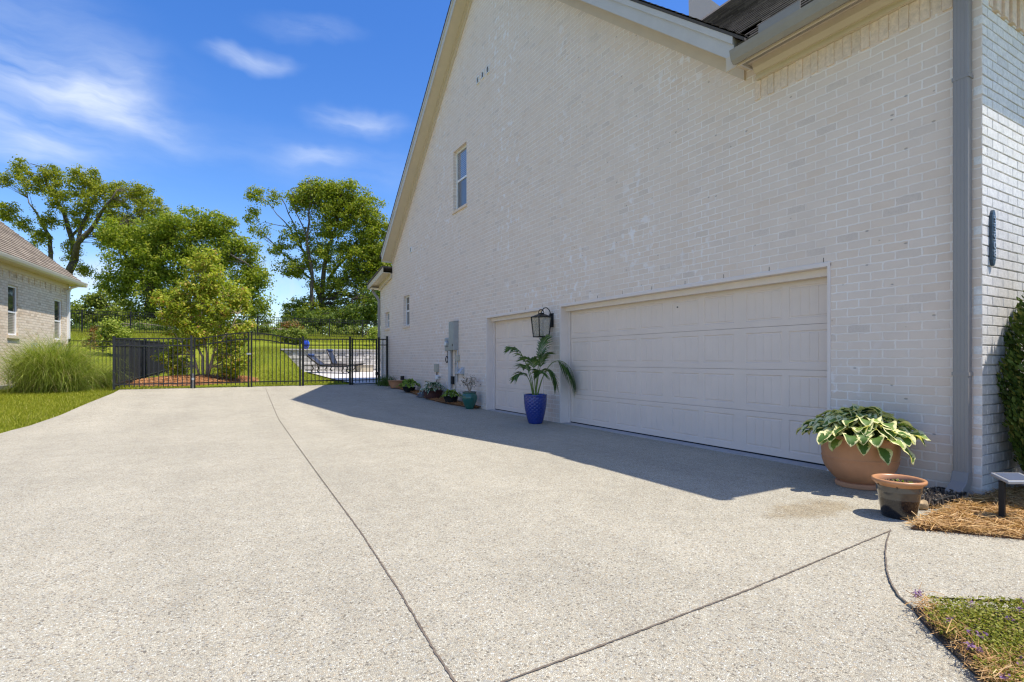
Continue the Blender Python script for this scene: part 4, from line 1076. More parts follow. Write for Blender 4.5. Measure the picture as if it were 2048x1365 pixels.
# front bed with pine straw, ground cover at the corner
fb = [G(*p) for p in ((1822, 1059), (1858, 1042), (1905, 1022), (1942, 1003))] + [(D + .0, 1.87), (10, 1.87), (10, .9)]
fb += [we[2], we[1], we[0], G(1845, 1064)]
slab('mulch_bed', fb, m_mulch, .014, .05)['kind'] = 'structure'
needles('pine_straw', np.concatenate([inpoly(fb, 5000), inpoly(fb[:4] + [(5.6, 1.86), (6.2, 1.86), (6.2, .9), we[1], we[0]], 6500)]), lambda x, y: .015, .17, .0040, m_straw, lift=(0, .032), label='golden pine straw covering the front bed by the house corner')
gc = [G(*p) for p in ((1827, 1221), (1842, 1243), (1868, 1272), (1900, 1303), (1935, 1337), (1965, 1368), (1990, 1400))]
gc += [ext(gc[-2], gc[-1], 1.5), (4.6, -1.5), ext(wl[0], wl[1], 1), wl[0]]
slab('planting_bed', gc, m_soilbed, .012, .05)['kind'] = 'structure'
vis = gc[:7] + [at(2800, 1700, 1.35)[:2], at(2800, 1232, 2.6)[:2], wl[0]]
P2 = inpoly(vis, 48000); P2 = P2[np.argsort(P2[:, 0])]
def edged(p):   # distance to drive edge
    e = np.array(gc[:7]); d = np.min(np.linalg.norm(e[None] - p[:, None], axis=2), axis=1); return d
de = edged(P2); keep = (de > .035 + .03 * np.sin(P2[:, 0] * 23)) & (P2[:, 1] > np.interp(P2[:, 0], [2.2, 3.4], [.0, .0]) - 5)
P2 = P2[keep]; P3 = np.column_stack([P2, .02 + .055 * rng.random(len(P2)) ** .7])
V, F = leafcloud(P3, .0065, .7, .8)
tag(npmesh('ground_cover', V, F, leafmat('creeping_thyme_leaf', [(0, (.13, .155, .018)), (.5, (.24, .255, .032)), (.85, (.34, .32, .06)), (1, (.32, .20, .09))], .3)), 'low green creeping ground cover with purple flowers at the walkway corner', kind='stuff')
ctr = inpoly(vis, 150); FP = np.concatenate([np.column_stack([c + rng.normal(0, .008, (14, 2)), .07 + .025 * rng.random(14)]) for c in ctr])
V, F = leafcloud(FP, .0055, .8, .3); tag(npmesh('flowers', V, F, leafmat('purple_petal', [(0, (.16, .07, .19)), (1, (.34, .20, .38))], .3)), 'tiny purple flowers among the ground cover at the walkway corner', kind='stuff')
edge_pts = []
for a, b in zip(gc[:6], gc[1:7]):
    for k in range(48): q = np.array(a) + (np.array(b) - np.array(a)) * rng.random(); edge_pts.append(q + np.array([abs(rng.normal(0, .07)), -rng.normal(0, .01)]))
lowp = [gc[4], gc[5], gc[6], at(2300, 1450, 1.75)[:2], at(2300, 1335, 2.0)[:2]]
needles('pine_straw', np.concatenate([np.array(edge_pts), inpoly(lowp, 1100)]), lambda x, y: .02, .10, .0026, m_straw, lift=(0, .05), tilt=.45, label='loose pine needles along the drive edge beside the ground cover')

# splash block under the downspout, soil around
sb = [G(*p) for p in ((1845, 1004), (1900, 1004), (1925, 993), (1935, 985), (1895, 974), (1850, 972))]
slab('soil_patch', [G(1838, 1012), G(1890, 1013), G(1935, 996), (D, 1.93), (D, 2.32), G(1845, 968)], m_soilbed, .008, .04)['kind'] = 'structure'
t = thing('splash_block', 'black plastic splash block filled with grit under the downspout', 'splash block', (5.2, 2.03, 0))
mb = MB(); mb.box(4.86, 5.40, 1.93, 1.955, .006, .07); mb.box(4.86, 5.40, 2.125, 2.15, .006, .07); mb.box(5.375, 5.40, 1.955, 2.125, .006, .075); mb.box(4.86, 5.375, 1.955, 2.125, .006, .03); mb.build('tray', m_black, t, bevel=.004)
mb = MB()
for i in range(420):
    x, y = random.uniform(4.84, 5.38), random.uniform(1.92, 2.16); s = random.uniform(.004, .012); mb.tube([(x, y, .028), (x + random.uniform(-s, s), y + random.uniform(-s, s), .036 + s + random.random() * .035)], [s, s * .6], 5)
mb.build('grit', islandmat('grit', [(0, (.07, .055, .042)), (.7, (.16, .13, .10)), (1, (.36, .30, .22))]), t)
rk = thing('landscape_rock', 'small rough tan rock lying behind the glazed pot', 'rock', (4.78, 1.99, 0))
def rock(root, c, r, m, seed):
    r_ = np.random.default_rng(seed); bm = bmesh.new(); bmesh.ops.create_icosphere(bm, subdivisions=3, radius=1)
    dirs = r_.normal(size=(9, 3)); dirs /= np.linalg.norm(dirs, axis=1, keepdims=True)
    for v in bm.verts:
        p = np.array(v.co); k = 1 - .25 * max(0, max(dirs @ p) - .72) / .28 + r_.normal(0, .015); v.co = Vector((p[0] * r[0] * k, p[1] * r[1] * k, p[2] * r[2] * k)) + Vector(c)
    me = bpy.data.meshes.new('stone'); bm.to_mesh(me); bm.free(); me.materials.append(m); o = bpy.data.objects.new('stone', me); COL.objects.link(o); o.parent = root
rock(rk, (0, 0, .03), (.07, .05, .045), M('tan_rock', (.40, .29, .16), .9, .4, 20, .8, 50), 3)

# solar path light
SX, SY = 4.84, 1.53
t = thing('path_light', 'black post path light with a flat solar panel in the pine straw', 'solar light', (SX, SY, .02))
MB().box(SX - .016, SX + .016, SY - .016, SY + .016, .0, .30).build('post', m_black, t, bevel=.003)
hx = np.array([cr[0], cr[1], 0]); hy = np.array([cf[0], cf[1], 0]); c = np.array([SX, SY, .30]) + hx * .075
cor = [c - hx * .095 - hy * .07, c + hx * .115 - hy * .07 + np.array([0, 0, -.0]), c + hx * .115 + hy * .07, c - hx * .095 + hy * .07]
cor = [p + np.array([0, 0, .025 * (1 if i in (2, 3) else -.25)]) for i, p in enumerate(cor)]
MB().prism(cor, (0, 0, .022)).build('head', M('brushed_aluminium', (.36, .37, .39), .35, .05, 20, metal=.5), t, bevel=.004)
inn = [p + (c - p) * .22 + np.array([0, 0, .024]) for p in cor]
MB().prism(inn, (0, 0, .002)).build('solar_panel', M('solar_cell', (.10, .12, .17), .15, .1, 30), t)

# arborvitae at the right edge
def evergreen(root, cx, cy, z, prof, n, size, m, seed=1):
    r_ = np.random.default_rng(seed); zs = np.array([p[1] for p in prof]); rs = np.array([p[0] for p in prof])
    h = r_.uniform(zs[0], zs[-1], n); rad = np.interp(h, zs, rs); keep = r_.random(n) < rad / rs.max(); h, rad = h[keep], rad[keep]
    a = r_.uniform(0, 2 * np.pi, len(h)); lump = 1 + .07 * np.sin(a * 5 + h * 4) + .05 * np.sin(a * 11 - h * 9); q = rad * lump * (1 - np.abs(r_.normal(0, .10, len(h))))
    P = np.stack([cx + q * np.cos(a), cy + q * np.sin(a), z + h], 1); k = len(P)
    d = np.stack([np.cos(a) * .6, np.sin(a) * .6, np.full(k, 1.0)], 1) + r_.normal(0, .35, (k, 3)); d /= np.linalg.norm(d, axis=1, keepdims=True)
    tw = np.cross(d, r_.normal(size=(k, 3))); tw /= np.linalg.norm(tw, axis=1, keepdims=True); s = size * r_.uniform(.6, 1.3, (k, 1))
    V = np.stack([P - tw * s * .12, P + d * s * .6 - tw * s * .32, P + d * s * 1.3, P + d * s * .6 + tw * s * .32, P + tw * s * .12], 1).reshape(-1, 3)
    return npmesh('foliage', V, np.arange(5 * k).reshape(-1, 5), m, root)
AX, AY = 6.22, 1.27
t = thing('arborvitae', 'dense green conical arborvitae shrub against the front brick wall', 'shrub', (AX, AY, .02))
ap = [(.44, .02), (.57, .25), (.64, .7), (.63, 1.1), (.57, 1.5), (.45, 1.9), (.27, 2.3), (.02, 2.65)]
m_arb = leafmat('arborvitae_spray', [(0, (0.0438, 0.08, 0.0169)), (.5, (0.0875, 0.142, 0.0247)), (.85, (0.163, 0.209, 0.0394)), (1, (0.275, 0.246, 0.0675))], .25)
evergreen(t, AX, AY, 0, ap, 32000, .036, m_arb, 4)
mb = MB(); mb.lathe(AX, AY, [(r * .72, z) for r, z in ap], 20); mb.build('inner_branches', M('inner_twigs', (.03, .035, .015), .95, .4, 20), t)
MB().tube([(AX, AY, 0), (AX, AY, 1.2)], [.04, .02], 8).build('trunk', m_bark, t)

# ------------------------------------------------------------------ fences and gates
FY = 18.72
def fx(px, y=FY): return y * math.tan(R(YAW) + math.atan((px - CX) / FPX))
XL, XR = fx(228), D - .03
def ftop(x): return float(np.interp(x, [XL, XR], [1.79, 1.915]))
def section(name, label, cat, x0, x1, y0, y1, z0f, ztf, posts, m=m_black, sp=.118, group=None, rail2=.20, arch=None, pw=.022, postw=.06, skip=False, extra=0):
    A, B = np.array([x0, y0]), np.array([x1, y1]); L = np.linalg.norm(B - A)
    P = lambda s: A + (B - A) * s
    t = thing(name, label, cat, (x0, y0, z0f(*A)), group)
    ar = arch or (lambda s: 0.0)
    n = max(2, int(L / sp)); mb = MB()
    for i in range(1, n):
        s = i / n; p = P(s); mb.box(p[0] - pw / 2, p[0] + pw / 2, p[1] - pw / 2, p[1] + pw / 2, z0f(*p) + .07, ztf(*p) + ar(s) + extra)
    mb.build('picket_panel', m, t)
    for dz in (0.0, -rail2, None):
        mb = MB(); k = 16 if arch or L > 6 else 2; Q = []
        for i in range(k + 1):
            p = P(i / k); Q.append((p[0], p[1], (ztf(*p) + ar(i / k) + dz - .018) if dz is not None else z0f(*p) + .16))
        for a, b in zip(Q[:-1], Q[1:]): mb.bar(a, b, .03, .034)
        mb.build('rail', m, t)
    for s, ex in posts:
        p = P(s); MB().box(p[0] - postw / 2, p[0] + postw / 2, p[1] - postw / 2, p[1] + postw / 2, z0f(*p) - .03, ztf(*p) + ar(s) + ex).box(p[0] - postw / 2 - .005, p[0] + postw / 2 + .005, p[1] - postw / 2 - .005, p[1] + postw / 2 + .005, ztf(*p) + ar(s) + ex, ztf(*p) + ar(s) + ex + .015).build('post', m, t)
    return t
zt_ = lambda x, y: ftop(x); zg_ = lambda x, y: gzf(min(x, 4.1), y)
section('fence_section', 'charcoal picket fence section at the left end of the drive', 'fence', XL, fx(383), FY, FY, zg_, zt_, [(0, .03), (1, .06)], m=m_fencegrey, group='fence sections across the drive')
g = section('driveway_gate', 'left leaf of the arched black double driveway gate', 'gate', fx(389), fx(497), FY, FY, zg_, zt_, [(0, .0), (1, .0)], arch=lambda s: .19 * math.sin(s * math.pi / 2) ** 1.5, postw=.05, group='double driveway gate leaves')
MB().box(fx(493), fx(502), FY - .05, FY - .02, 1.33, 1.38).build('latch', m_steel, g)
g = section('driveway_gate', 'right leaf of the arched black double driveway gate', 'gate', fx(503), fx(600), FY, FY, zg_, zt_, [(0, .0), (1, .0)], arch=lambda s: .19 * math.cos(s * math.pi / 2) ** 1.5, postw=.05, group='double driveway gate leaves')
section('fence_section', 'black picket fence section between the double gate and walk gate', 'fence', fx(606), fx(700), FY, FY, zg_, zt_, [(0, .06), (1, .06)], group='fence sections across the drive')
g = section('walk_gate', 'narrow black walk gate with a self closing latch by the house', 'gate', fx(704.5), fx(753), FY, FY, zg_, zt_, [(0, .0), (1, .0)], postw=.05)
MB().box(fx(753) - .05, fx(753) + .03, FY - .07, FY - .025, .62, .74).build('latch', m_black, g)
for zz in (.5, 1.6): MB().box(fx(703), fx(705), FY - .05, FY - .02, zz, zz + .15).build('hinge', m_black, g)
section('fence_section', 'short black picket fence section joining the house wall', 'fence', fx(757.5), XR - .03, FY, FY, zg_, zt_, [(0, .04), (1, .08)], group='fence sections across the drive')
for px, lab in ((386, 'left'), (603, 'right')):
    x = fx(px); z = zg_(x, FY)
m_lock = M('zinc_bolt', (.45, .46, .48), .35, .1, 20, metal=.6)
b = thing('cane_bolt', 'zinc drop bolt at the foot of the left gate post', 'gate bolt', (fx(386), FY - .04, zg_(0, FY))); MB().tube([(fx(386), FY - .05, .31), (fx(386), FY - .05, .75)], .012, 8).build('rod', m_lock, b); MB().box(fx(386) - .03, fx(386) + .03, FY - .06, FY - .03, .55, .62).build('bracket', m_lock, b)
# boundary fence running away from the end post; seen nearly edge on
ze = lambda x, y: gzf(x, y); 
section('boundary_fence', 'charcoal picket fence running back from the end post along the neighbour', 'fence', XL, -1.55, FY + .1, 26.3, ze, lambda x, y: float(np.interp(y, [FY, 26.3], [1.80, 1.90])), [(k / 4, .02) for k in range(1, 5)], m=m_fencegrey)
# low fence from the neighbour's corner
section('side_yard_fence', 'black picket fence between the neighbour house and the grass clump', 'fence', -4.55, -1.75, 25.4, 25.4, ze, lambda x, y: float(1.90), [(0, .03), (1, .03)], m=m_black)
# far fence along the hill
FF = 41.0
t = section('hill_fence', 'long black picket fence along the top of the grassy hill', 'fence', -14, 15, FF, FF, ze, lambda x, y: gzf(x, y) + 1.42, [(k / 12, .04) for k in range(13)], m=m_black, sp=.125, pw=.020, postw=.07)

# ------------------------------------------------------------------ neighbour's house
C0 = np.array([-4.63, 25.66]); ang = R(7.0)
da = np.array([-math.sin(ang), -math.cos(ang)]); nn = np.array([math.cos(ang), -math.sin(ang)])
nh = thing('neighbour_house', 'pale tan brick neighbouring house with a brown shingle roof', 'house', (float(C0[0]), float(C0[1]), .4))
nh.rotation_euler = (0, 0, 0)
NB = np.array([C0[0], C0[1], .5])
def NP(s, n, z): q = C0 + da * s + nn * n; return (q[0], q[1], z)
zs_ = EYE + 2.84
mb = MB(); LN = 15
nw = []
def wall_s(px):   # distance along the wall at which a pixel column meets it
    k = math.tan(R(YAW) + math.atan((px - CX) / FPX)); return (C0[0] - k * C0[1]) / (k * da[1] - da[0])
for pxa, pxb, pya, pyb in ((16, 36, 572, 671), (109, 124, 600, 680)):
    s0, s1 = wall_s(pxb), wall_s(pxa)
    q = C0 + da * (s0 + s1) / 2; zc = q[0] * cf[0] + q[1] * cf[1]
    nw.append((s0, s1, EYE + (CY - pyb) / FPX * zc, EYE + (CY - pya) / FPX * zc))
ss = sorted({0, LN, *[v for w in nw for v in w[:2]]})
for a, b in zip(ss[:-1], ss[1:]):
    z = .2
    for w in nw:
        if w[0] <= a + 1e-6 and w[1] >= b - 1e-6: mb.face([NP(a, 0, z), NP(b, 0, z), NP(b, 0, w[2]), NP(a, 0, w[2])]); z = w[3]
    mb.face([NP(a, 0, z), NP(b, 0, z), NP(b, 0, zs_), NP(a, 0, zs_)])
for s0, s1, z0, z1 in nw:
    for q in ([(s0, z0), (s0, z1)], [(s1, z0), (s1, z1)], [(s0, z1), (s1, z1)], [(s0, z0), (s1, z0)]):
        (a, za), (b, zb_) = q; mb.face([NP(a, 0, za), NP(b, 0, zb_), NP(b, -.1, zb_), NP(a, -.1, za)])
mb.face([NP(0, 0, .2), NP(0, -10, .2), NP(0, -10, zs_), NP(0, 0, zs_)])
mb.build('wall', m_nbrick, nh)
for s0, s1, z0, z1 in nw:
    def nbox(mb, a, b, n0, n1, c, d):
        mb.prism([NP(a, n0, c), NP(b, n0, c), NP(b, n0, d), NP(a, n0, d)], (*(nn * (n1 - n0)), 0)); return mb
    f = .05; zm = z0 + (z1 - z0) * .47; mb = MB()
    nbox(mb, s0, s0 + f, -.09, -.04, z0, z1); nbox(mb, s1 - f, s1, -.09, -.04, z0, z1); nbox(mb, s0 + f, s1 - f, -.09, -.041, z1 - f, z1); nbox(mb, s0 + f, s1 - f, -.09, -.041, z0, z0 + f); nbox(mb, s0 + f, s1 - f, -.09, -.045, zm - .025, zm + .025)
    o = mb.build('window', m_white, nh); o.name = 'window'
    def sub(name, m, *a):
        mb = nbox(MB(), *a); c = mb.build(name, m, nh); c.parent = o
    sub('upper_pane', m_glass, s0 + f, s1 - f, -.085, -.06, zm + .025, z1 - f); sub('lower_pane', m_nblind, s0 + f, s1 - f, -.085, -.062, z0 + f, zm - .025); sub('sill', m_trim, s0 - .06, s1 + .06, -.05, .05, z0 - .1, z0 - .004)
mb = MB(); OHN = .36
mb.prism([NP(-OHN, OHN, zs_), NP(LN, OHN, zs_), NP(LN, 0, zs_), NP(-OHN, 0, zs_)], (0, 0, .02)); mb.prism([NP(-OHN, 0, zs_), NP(0, 0, zs_), NP(0, -10, zs_), NP(-OHN, -10, zs_)], (0, 0, .02))
mb.build('soffit', m_trim, nh)
mb = MB(); mb.prism([NP(0, .03, zs_ - .17), NP(LN, .03, zs_ - .17), NP(LN, .03, zs_ - .001), NP(0, .03, zs_ - .001)], (*(-nn * .03), 0)); mb.build('frieze', m_trim, nh)
mb = MB()
gpn = [(0, -.11), (.04, -.115), (.085, -.07), (.105, .0), (.11, .035), (.095, .035), (0.09, 0), (0, .0)]
mb.prism([NP(-OHN - .1, OHN + a, zs_ + .09 + b) for a, b in gpn], (*(da * (LN + OHN)), 0)); mb.prism([NP(-OHN - a, OHN + .1, zs_ + .09 + b) for a, b in gpn], (*(-nn * 10), 0)); mb.build('gutter', M('cream_gutter', (.62, .57, .48), .4, .05, 5), nh)
mb = MB(); pr = 1.0; e0 = NP(-OHN - .03, OHN + .03, zs_ + .10); hN = 6.0
shingles(mb, e0, NP(LN, OHN + .03, zs_ + .10), NP(LN, OHN + .03 - hN, zs_ + .10 + pr * hN), NP(-OHN - .03 + hN, OHN + .03 - hN, zs_ + .10 + pr * hN), .15, .33, .02)
shingles(mb, NP(-OHN - .03, OHN + .03 - 2 * hN, zs_ + .1), e0, NP(-OHN - .03 + hN, OHN + .03 - hN, zs_ + .10 + pr * hN), NP(-OHN - .03 + hN, OHN + .02 - hN, zs_ + .10 + pr * hN), .15, .6, .02)
mb.build('roof', m_shtan, nh)
mb = MB(); mb.prism([NP(.05, .001, .4), NP(.16, .001, .4), NP(.16, .075, .4), NP(.05, .075, .4)], (0, 0, zs_ - .62)); mb.tube([NP(.1, .04, zs_ - .24), NP(.1, .12, zs_ - .12), NP(.1, OHN + .05, zs_)], .045, 8); mb.build('downspout', m_white, nh)
mb = MB(); k = .0
for i in range(int(LN / .42)):
    s = .3 + i * .42; mb.prism([NP(s, 0, zs_ - .38), NP(s + .075, 0, zs_ - .38), NP(s + .075, 0, zs_ - .175), NP(s, 0, zs_ - .175)], (*(nn * .025), 0))
mb.prism([NP(.2, .0, zs_ - .385), NP(LN, .0, zs_ - .385), NP(LN, .0, zs_ - .172), NP(.2, .0, zs_ - .172)], (*(nn * .004), 0)); mb.build('dentil_course', m_nbrick, nh)
s = wall_s(64); q = C0 + da * s; zc = q[0] * cf[0] + q[1] * cf[1]; zz = EYE + (CY - 694) / FPX * zc
ub = thing('utility_box', 'small pale blue grey utility box on the neighbour wall above the grass clump', 'utility box', NP(s, 0, zz - .12))
MB().prism([NP(s - .1, .0, zz - .13), NP(s + .1, .0, zz - .13), NP(s + .1, .0, zz + .12), NP(s - .1, .0, zz + .12)], (*(nn * .09), 0)).build('cabinet', M('blue_grey_plastic', (.36, .41, .46), .5, .05, 8), ub, bevel=.008)
MB().prism([NP(s - .09, .09, zz - .11), NP(s + .09, .09, zz - .11), NP(s + .09, .09, zz + .10), NP(s - .09, .09, zz + .10)], (*(nn * .012), 0)).build('cover', m_pvc, ub)
st_ = G(-5, 779); t = thing('step_slab', 'low concrete step slab beside the left grass clump', 'step', (st_[0], st_[1], 0.05)); MB().box(st_[0] - .9, st_[0] + .25, st_[1] - .2, st_[1] + .7, gzf(*st_) - .05, gzf(*st_) + .10).build('slab', m_apron, t, bevel=.01)

# ------------------------------------------------------------------ trees, shrubs
def tree(name, label, cat, zc, limbs, blobs, leaf, per, sprd, mleaf, mtrunk=None, group=None, twig=.45, seed=1, aspect=.6, depth=.9, tr=(.05, .012), ivy=None, more=1.0):
    r_ = np.random.default_rng(seed); sc_ = zc / FPX
    b0 = at(limbs[0][0][0], limbs[0][0][1], zc, limbs[0][0][2]) if limbs else at(blobs[0][0], blobs[0][1] + blobs[0][3], zc)
    gx, gy = float(b0[0]), float(b0[1]); t = thing(name, label, cat, (gx, gy, gzf(gx, gy)), group)
    tk = MB(); nodes = []; nr = []
    for L in limbs:
        pts = [at(p[0], p[1], zc, p[2]) for p in L]; rad = [p[3] for p in L]
        # resample with a little wander
        Q, RR = [], []
        for i in range(len(pts) - 1):
            n = max(2, int(np.linalg.norm(pts[i + 1] - pts[i]) / (.35 + zc * .008)))
            for k in range(n):
                u = k / n; q = pts[i] * (1 - u) + pts[i + 1] * u; q = q + r_.normal(0, .02 * zc / 20, 3) * (0 if (i == 0 and k == 0) else 1); Q.append(q); RR.append(rad[i] * (1 - u) + rad[i + 1] * u)
        Q.append(pts[-1]); RR.append(rad[-1])
        if L is limbs[0]: Q[0] = Q[0].copy(); Q[0][2] = min(Q[0][2], gzf(gx, gy) - .1)
        tk.tube(Q, RR, 7); nodes += Q; nr += RR
    LP = []; LO = []
    N = np.array(nodes) if nodes else None
    for (bx, by, rx, ry, n) in blobs:
        n = int(n * more)
        d = r_.normal(size=(n, 3)); d /= np.linalg.norm(d, axis=1, keepdims=True); rad = r_.random(n) ** (1 / 2.4)
        d = d * rad[:, None]; dep = (rx + ry) / 2 * depth
        for k in range(n):
            c = at(bx + d[k, 0] * rx, by - d[k, 1] * ry, zc, d[k, 2] * dep * sc_)
            if N is not None and r_.random() < twig:
                cand = N[:, 2] < c[2] + .2; dd = np.linalg.norm(N - c, axis=1) + np.where(cand, 0, 5); j = int(np.argmin(dd)); a = N[j]
                m_ = (a + c) / 2 + r_.normal(0, .06, 3) * np.linalg.norm(c - a) + np.array([0, 0, .08 * np.linalg.norm(c - a)])
                tk.tube([a, m_, c], [min(tr[0], nr[j]), tr[0] * .5, tr[1]], 4, cap=False)
            kk = int(per * r_.uniform(.6, 1.4)); q = r_.normal(size=(kk, 3)); q /= np.linalg.norm(q, axis=1, keepdims=True); LO.append(q + np.array([0, 0, .25]))
            lump = 1 + .35 * np.sin(q[:, :1] * 3.1 + k) * np.sin(q[:, 1:2] * 2.7 + 2 * k)
            q = q * (r_.random((kk, 1)) ** .45) * 1.55 * sprd * np.array([1, 1, .72]) * r_.uniform(.65, 1.25) * lump
            LP.append(c + q)
    if ivy:
        for j in range(len(nodes)):
            if nr[j] > ivy[0]:
                kk = ivy[1]; q = r_.normal(size=(kk, 3)); q /= np.linalg.norm(q, axis=1, keepdims=True); LO.append(q + np.array([0, 0, .3])); LP.append(nodes[j] + q * (nr[j] + r_.uniform(.0, ivy[2], (kk, 1))))
    P = np.concatenate(LP); P[:, 2] = np.maximum(P[:, 2], gz(P[:, 0], P[:, 1]) + .03)
    V, F = leafcloud(P, leaf, aspect, .6, r_, np.concatenate(LO)); npmesh('crown', V, F, mleaf, t)
    if tk.v: tk.build('trunk', mtrunk or m_bark, t, smooth=True)
    return t
m_oak = leafmat('oak_leaf', [(0, (.15, .19, .02)), (.5, (.26, .295, .03)), (.85, (.36, .365, .045)), (1, (.44, .39, .065))], .52, .5)
m_dense = leafmat('hackberry_leaf', [(0, (.14, .205, .022)), (.5, (.25, .31, .033)), (.85, (.35, .38, .048)), (1, (.42, .41, .065))], .52, .5)
m_elm = leafmat('elm_leaf', [(0, (.14, .195, .018)), (.5, (.245, .30, .028)), (.85, (.34, .365, .045)), (1, (.43, .39, .07))], .52, .5)
m_dark = leafmat('dark_leaf', [(0, (.06, .105, .018)), (.6, (.115, .17, .028)), (1, (.20, .24, .042))], .4, .5)
m_myrtle = leafmat('myrtle_leaf', [(0, (.22, .30, .028)), (.45, (.37, .43, .045)), (.8, (.50, .51, .07)), (.94, (.50, .38, .09)), (1, (.44, .20, .08))], .45, .5)
m_lime = leafmat('lime_leaf', [(0, (0.184, 0.249, 0.031)), (.6, (0.31, 0.374, 0.0517)), (1, (0.46, 0.476, 0.103))], .35, .5)
m_russet = leafmat('russet_leaf', [(0, (.12, .14, .03)), (.4, (.20, .16, .04)), (1, (.30, .11, .045))], .3, .5)
m_bush = leafmat('bush_leaf', [(0, (.10, .15, .022)), (.6, (.19, .24, .036)), (1, (.30, .32, .06))], .4, .5)

tree('oak_tree', 'tall ivy wrapped oak with bare forking limbs behind the neighbour roof', 'tree', 54,
     [[(128, 668, 0, 0.422), (130, 560, 0, 0.374), (150, 520, 0, 0.34)],
      [(150, 520, 0, 0.286), (126, 470, 1, 0.245), (112, 420, 1, 0.19), (92, 370, 0, 0.109), (88, 335, 0, 0.0408)],
      [(150, 520, 0, 0.313), (172, 490, -1, 0.258), (205, 455, -1, 0.19), (240, 425, -2, 0.122), (262, 395, -2, 0.0544)],
      [(172, 490, -1, 0.19), (168, 440, 0, 0.15), (175, 395, 1, 0.0952), (185, 352, 1, 0.0408)],
      [(126, 470, 1, 0.136), (145, 430, 2, 0.109), (140, 390, 2, 0.068), (150, 350, 2, 0.034)],
      [(205, 455, -1, 0.109), (225, 470, -2, 0.068), (270, 460, -2, 0.034)],
      [(88, 668, 1, 0.272), (86, 520, 1, 0.218), (82, 470, 1, 0.177), (60, 430, 1, 0.109), (20, 385, 2, 0.0408)],
      [(82, 470, 1, 0.109), (30, 448, 1, 0.0544), (5, 420, 1, 0.034)]],
     [(42, 338, 13, 22, 15), (100, 345, 20, 20, 16), (70, 372, 28, 24, 20), (12, 365, 14, 16, 9), (18, 425, 24, 20, 16), (120, 388, 24, 34, 26), (165, 358, 34, 24, 30), (190, 398, 40, 34, 44), (235, 388, 30, 26, 28), (278, 384, 22, 18, 16),
      (300, 420, 30, 28, 34), (242, 438, 40, 30, 38), (150, 440, 30, 26, 20), (98, 440, 12, 22, 12), (212, 478, 28, 20, 18), (270, 465, 36, 28, 34), (140, 500, 14, 20, 12), (82, 480, 12, 26, 12), (45, 450, 24, 12, 8), (318, 455, 20, 24, 20), (165, 540, 14, 12, 8)],
     .10, 64, .40, m_oak, twig=.3, seed=21, ivy=(.07, 20, .26), tr=(.03, .01), more=1.45, group='tall trees behind the hill fence')
tree('hackberry_tree', 'broad dense green tree rising behind the crape myrtle', 'tree', 50,
     [[(300, 662, 0, .5), (300, 580, 0, .42), (320, 520, 0, .32), (350, 460, 0, .18)], [(300, 580, 0, .3), (270, 540, 0, .2), (240, 500, 0, .1)], [(320, 520, 0, .28), (400, 500, 0, .2), (470, 510, -1, .1), (515, 540, -1, .05)],
      [(350, 480, 0, .2), (420, 450, 1, .12), (470, 470, 1, .06)], [(300, 590, 0, .25), (400, 590, -1, .18), (480, 590, -1, .08)]],
     [(300, 470, 60, 40, 60), (370, 455, 55, 36, 60), (430, 450, 40, 28, 36), (330, 520, 70, 50, 80), (260, 520, 45, 45, 45), (240, 575, 40, 38, 38), (310, 590, 70, 50, 70), (420, 520, 60, 45, 60), (480, 500, 38, 34, 34), (500, 550, 36, 34, 30), (450, 590, 60, 50, 50), (515, 595, 26, 34, 18), (290, 640, 60, 30, 40), (420, 640, 70, 30, 40), (235, 470, 36, 30, 24), (520, 630, 20, 20, 10)],
     .11, 88, .54, m_dense, twig=.25, seed=22, group='tall trees behind the hill fence', depth=.75, tr=(.03, .01), more=1.25)
tree('elm_tree', 'big multi stemmed elm with a rounded crown left of the gable', 'tree', 52,
     [[(640, 668, 0, 0.298), (643, 600, 0, 0.26), (648, 540, 0, 0.211), (665, 470, 0, 0.124), (690, 400, 0, 0.0496)], [(643, 610, 0, 0.198), (620, 560, 1, 0.161), (598, 500, 1, 0.112), (570, 450, 1, 0.062), (535, 410, 1, 0.0248)],
      [(630, 640, -1, 0.198), (632, 560, -1, 0.161), (622, 480, -1, 0.112), (628, 400, -1, 0.0496), (625, 370, -1, 0.0248)], [(648, 560, 1, 0.161), (690, 500, 1, 0.0992), (730, 450, 1, 0.0496), (750, 420, 1, 0.0248)],
      [(620, 560, 1, 0.0992), (585, 530, 1, 0.062), (555, 500, 1, 0.0248)], [(598, 500, 1, 0.0744), (580, 430, 0, 0.0496), (560, 390, 0, 0.0186)], [(645, 600, 0, 0.0992), (690, 555, 0, 0.0744), (735, 540, 0, 0.031)], [(622, 480, -1, 0.0744), (600, 430, -1, 0.0434), (590, 385, -1, 0.0186)], [(570, 450, 1, 0.0434), (520, 440, 1, 0.0186), (500, 450, 1, 0.0124)], [(535, 410, 1, 0.031), (512, 385, 1, 0.0124)]],
     [(640, 385, 50, 28, 50), (690, 395, 48, 32, 55), (605, 400, 32, 24, 28), (665, 440, 60, 40, 75), (730, 430, 45, 40, 55), (755, 470, 36, 45, 45), (715, 500, 55, 40, 55), (650, 500, 50, 36, 36), (745, 540, 40, 34, 34), (590, 470, 34, 30, 14), (600, 530, 40, 24, 20), (510, 390, 16, 16, 8), (500, 430, 12, 16, 6), (520, 460, 16, 14, 6), (545, 395, 14, 14, 5), (555, 500, 26, 16, 9), (575, 540, 26, 14, 8), (690, 580, 50, 24, 22), (620, 620, 50, 30, 44), (690, 630, 50, 30, 40), (745, 610, 34, 40, 40), (762, 520, 30, 40, 40), (700, 545, 44, 26, 30), (640, 570, 40, 30, 16), (590, 640, 30, 24, 24)],
     .10, 74, .43, m_elm, twig=.5, seed=23, group='tall trees behind the hill fence', depth=.75, tr=(.05, .012), ivy=(.12, 9, .3), more=1.5)
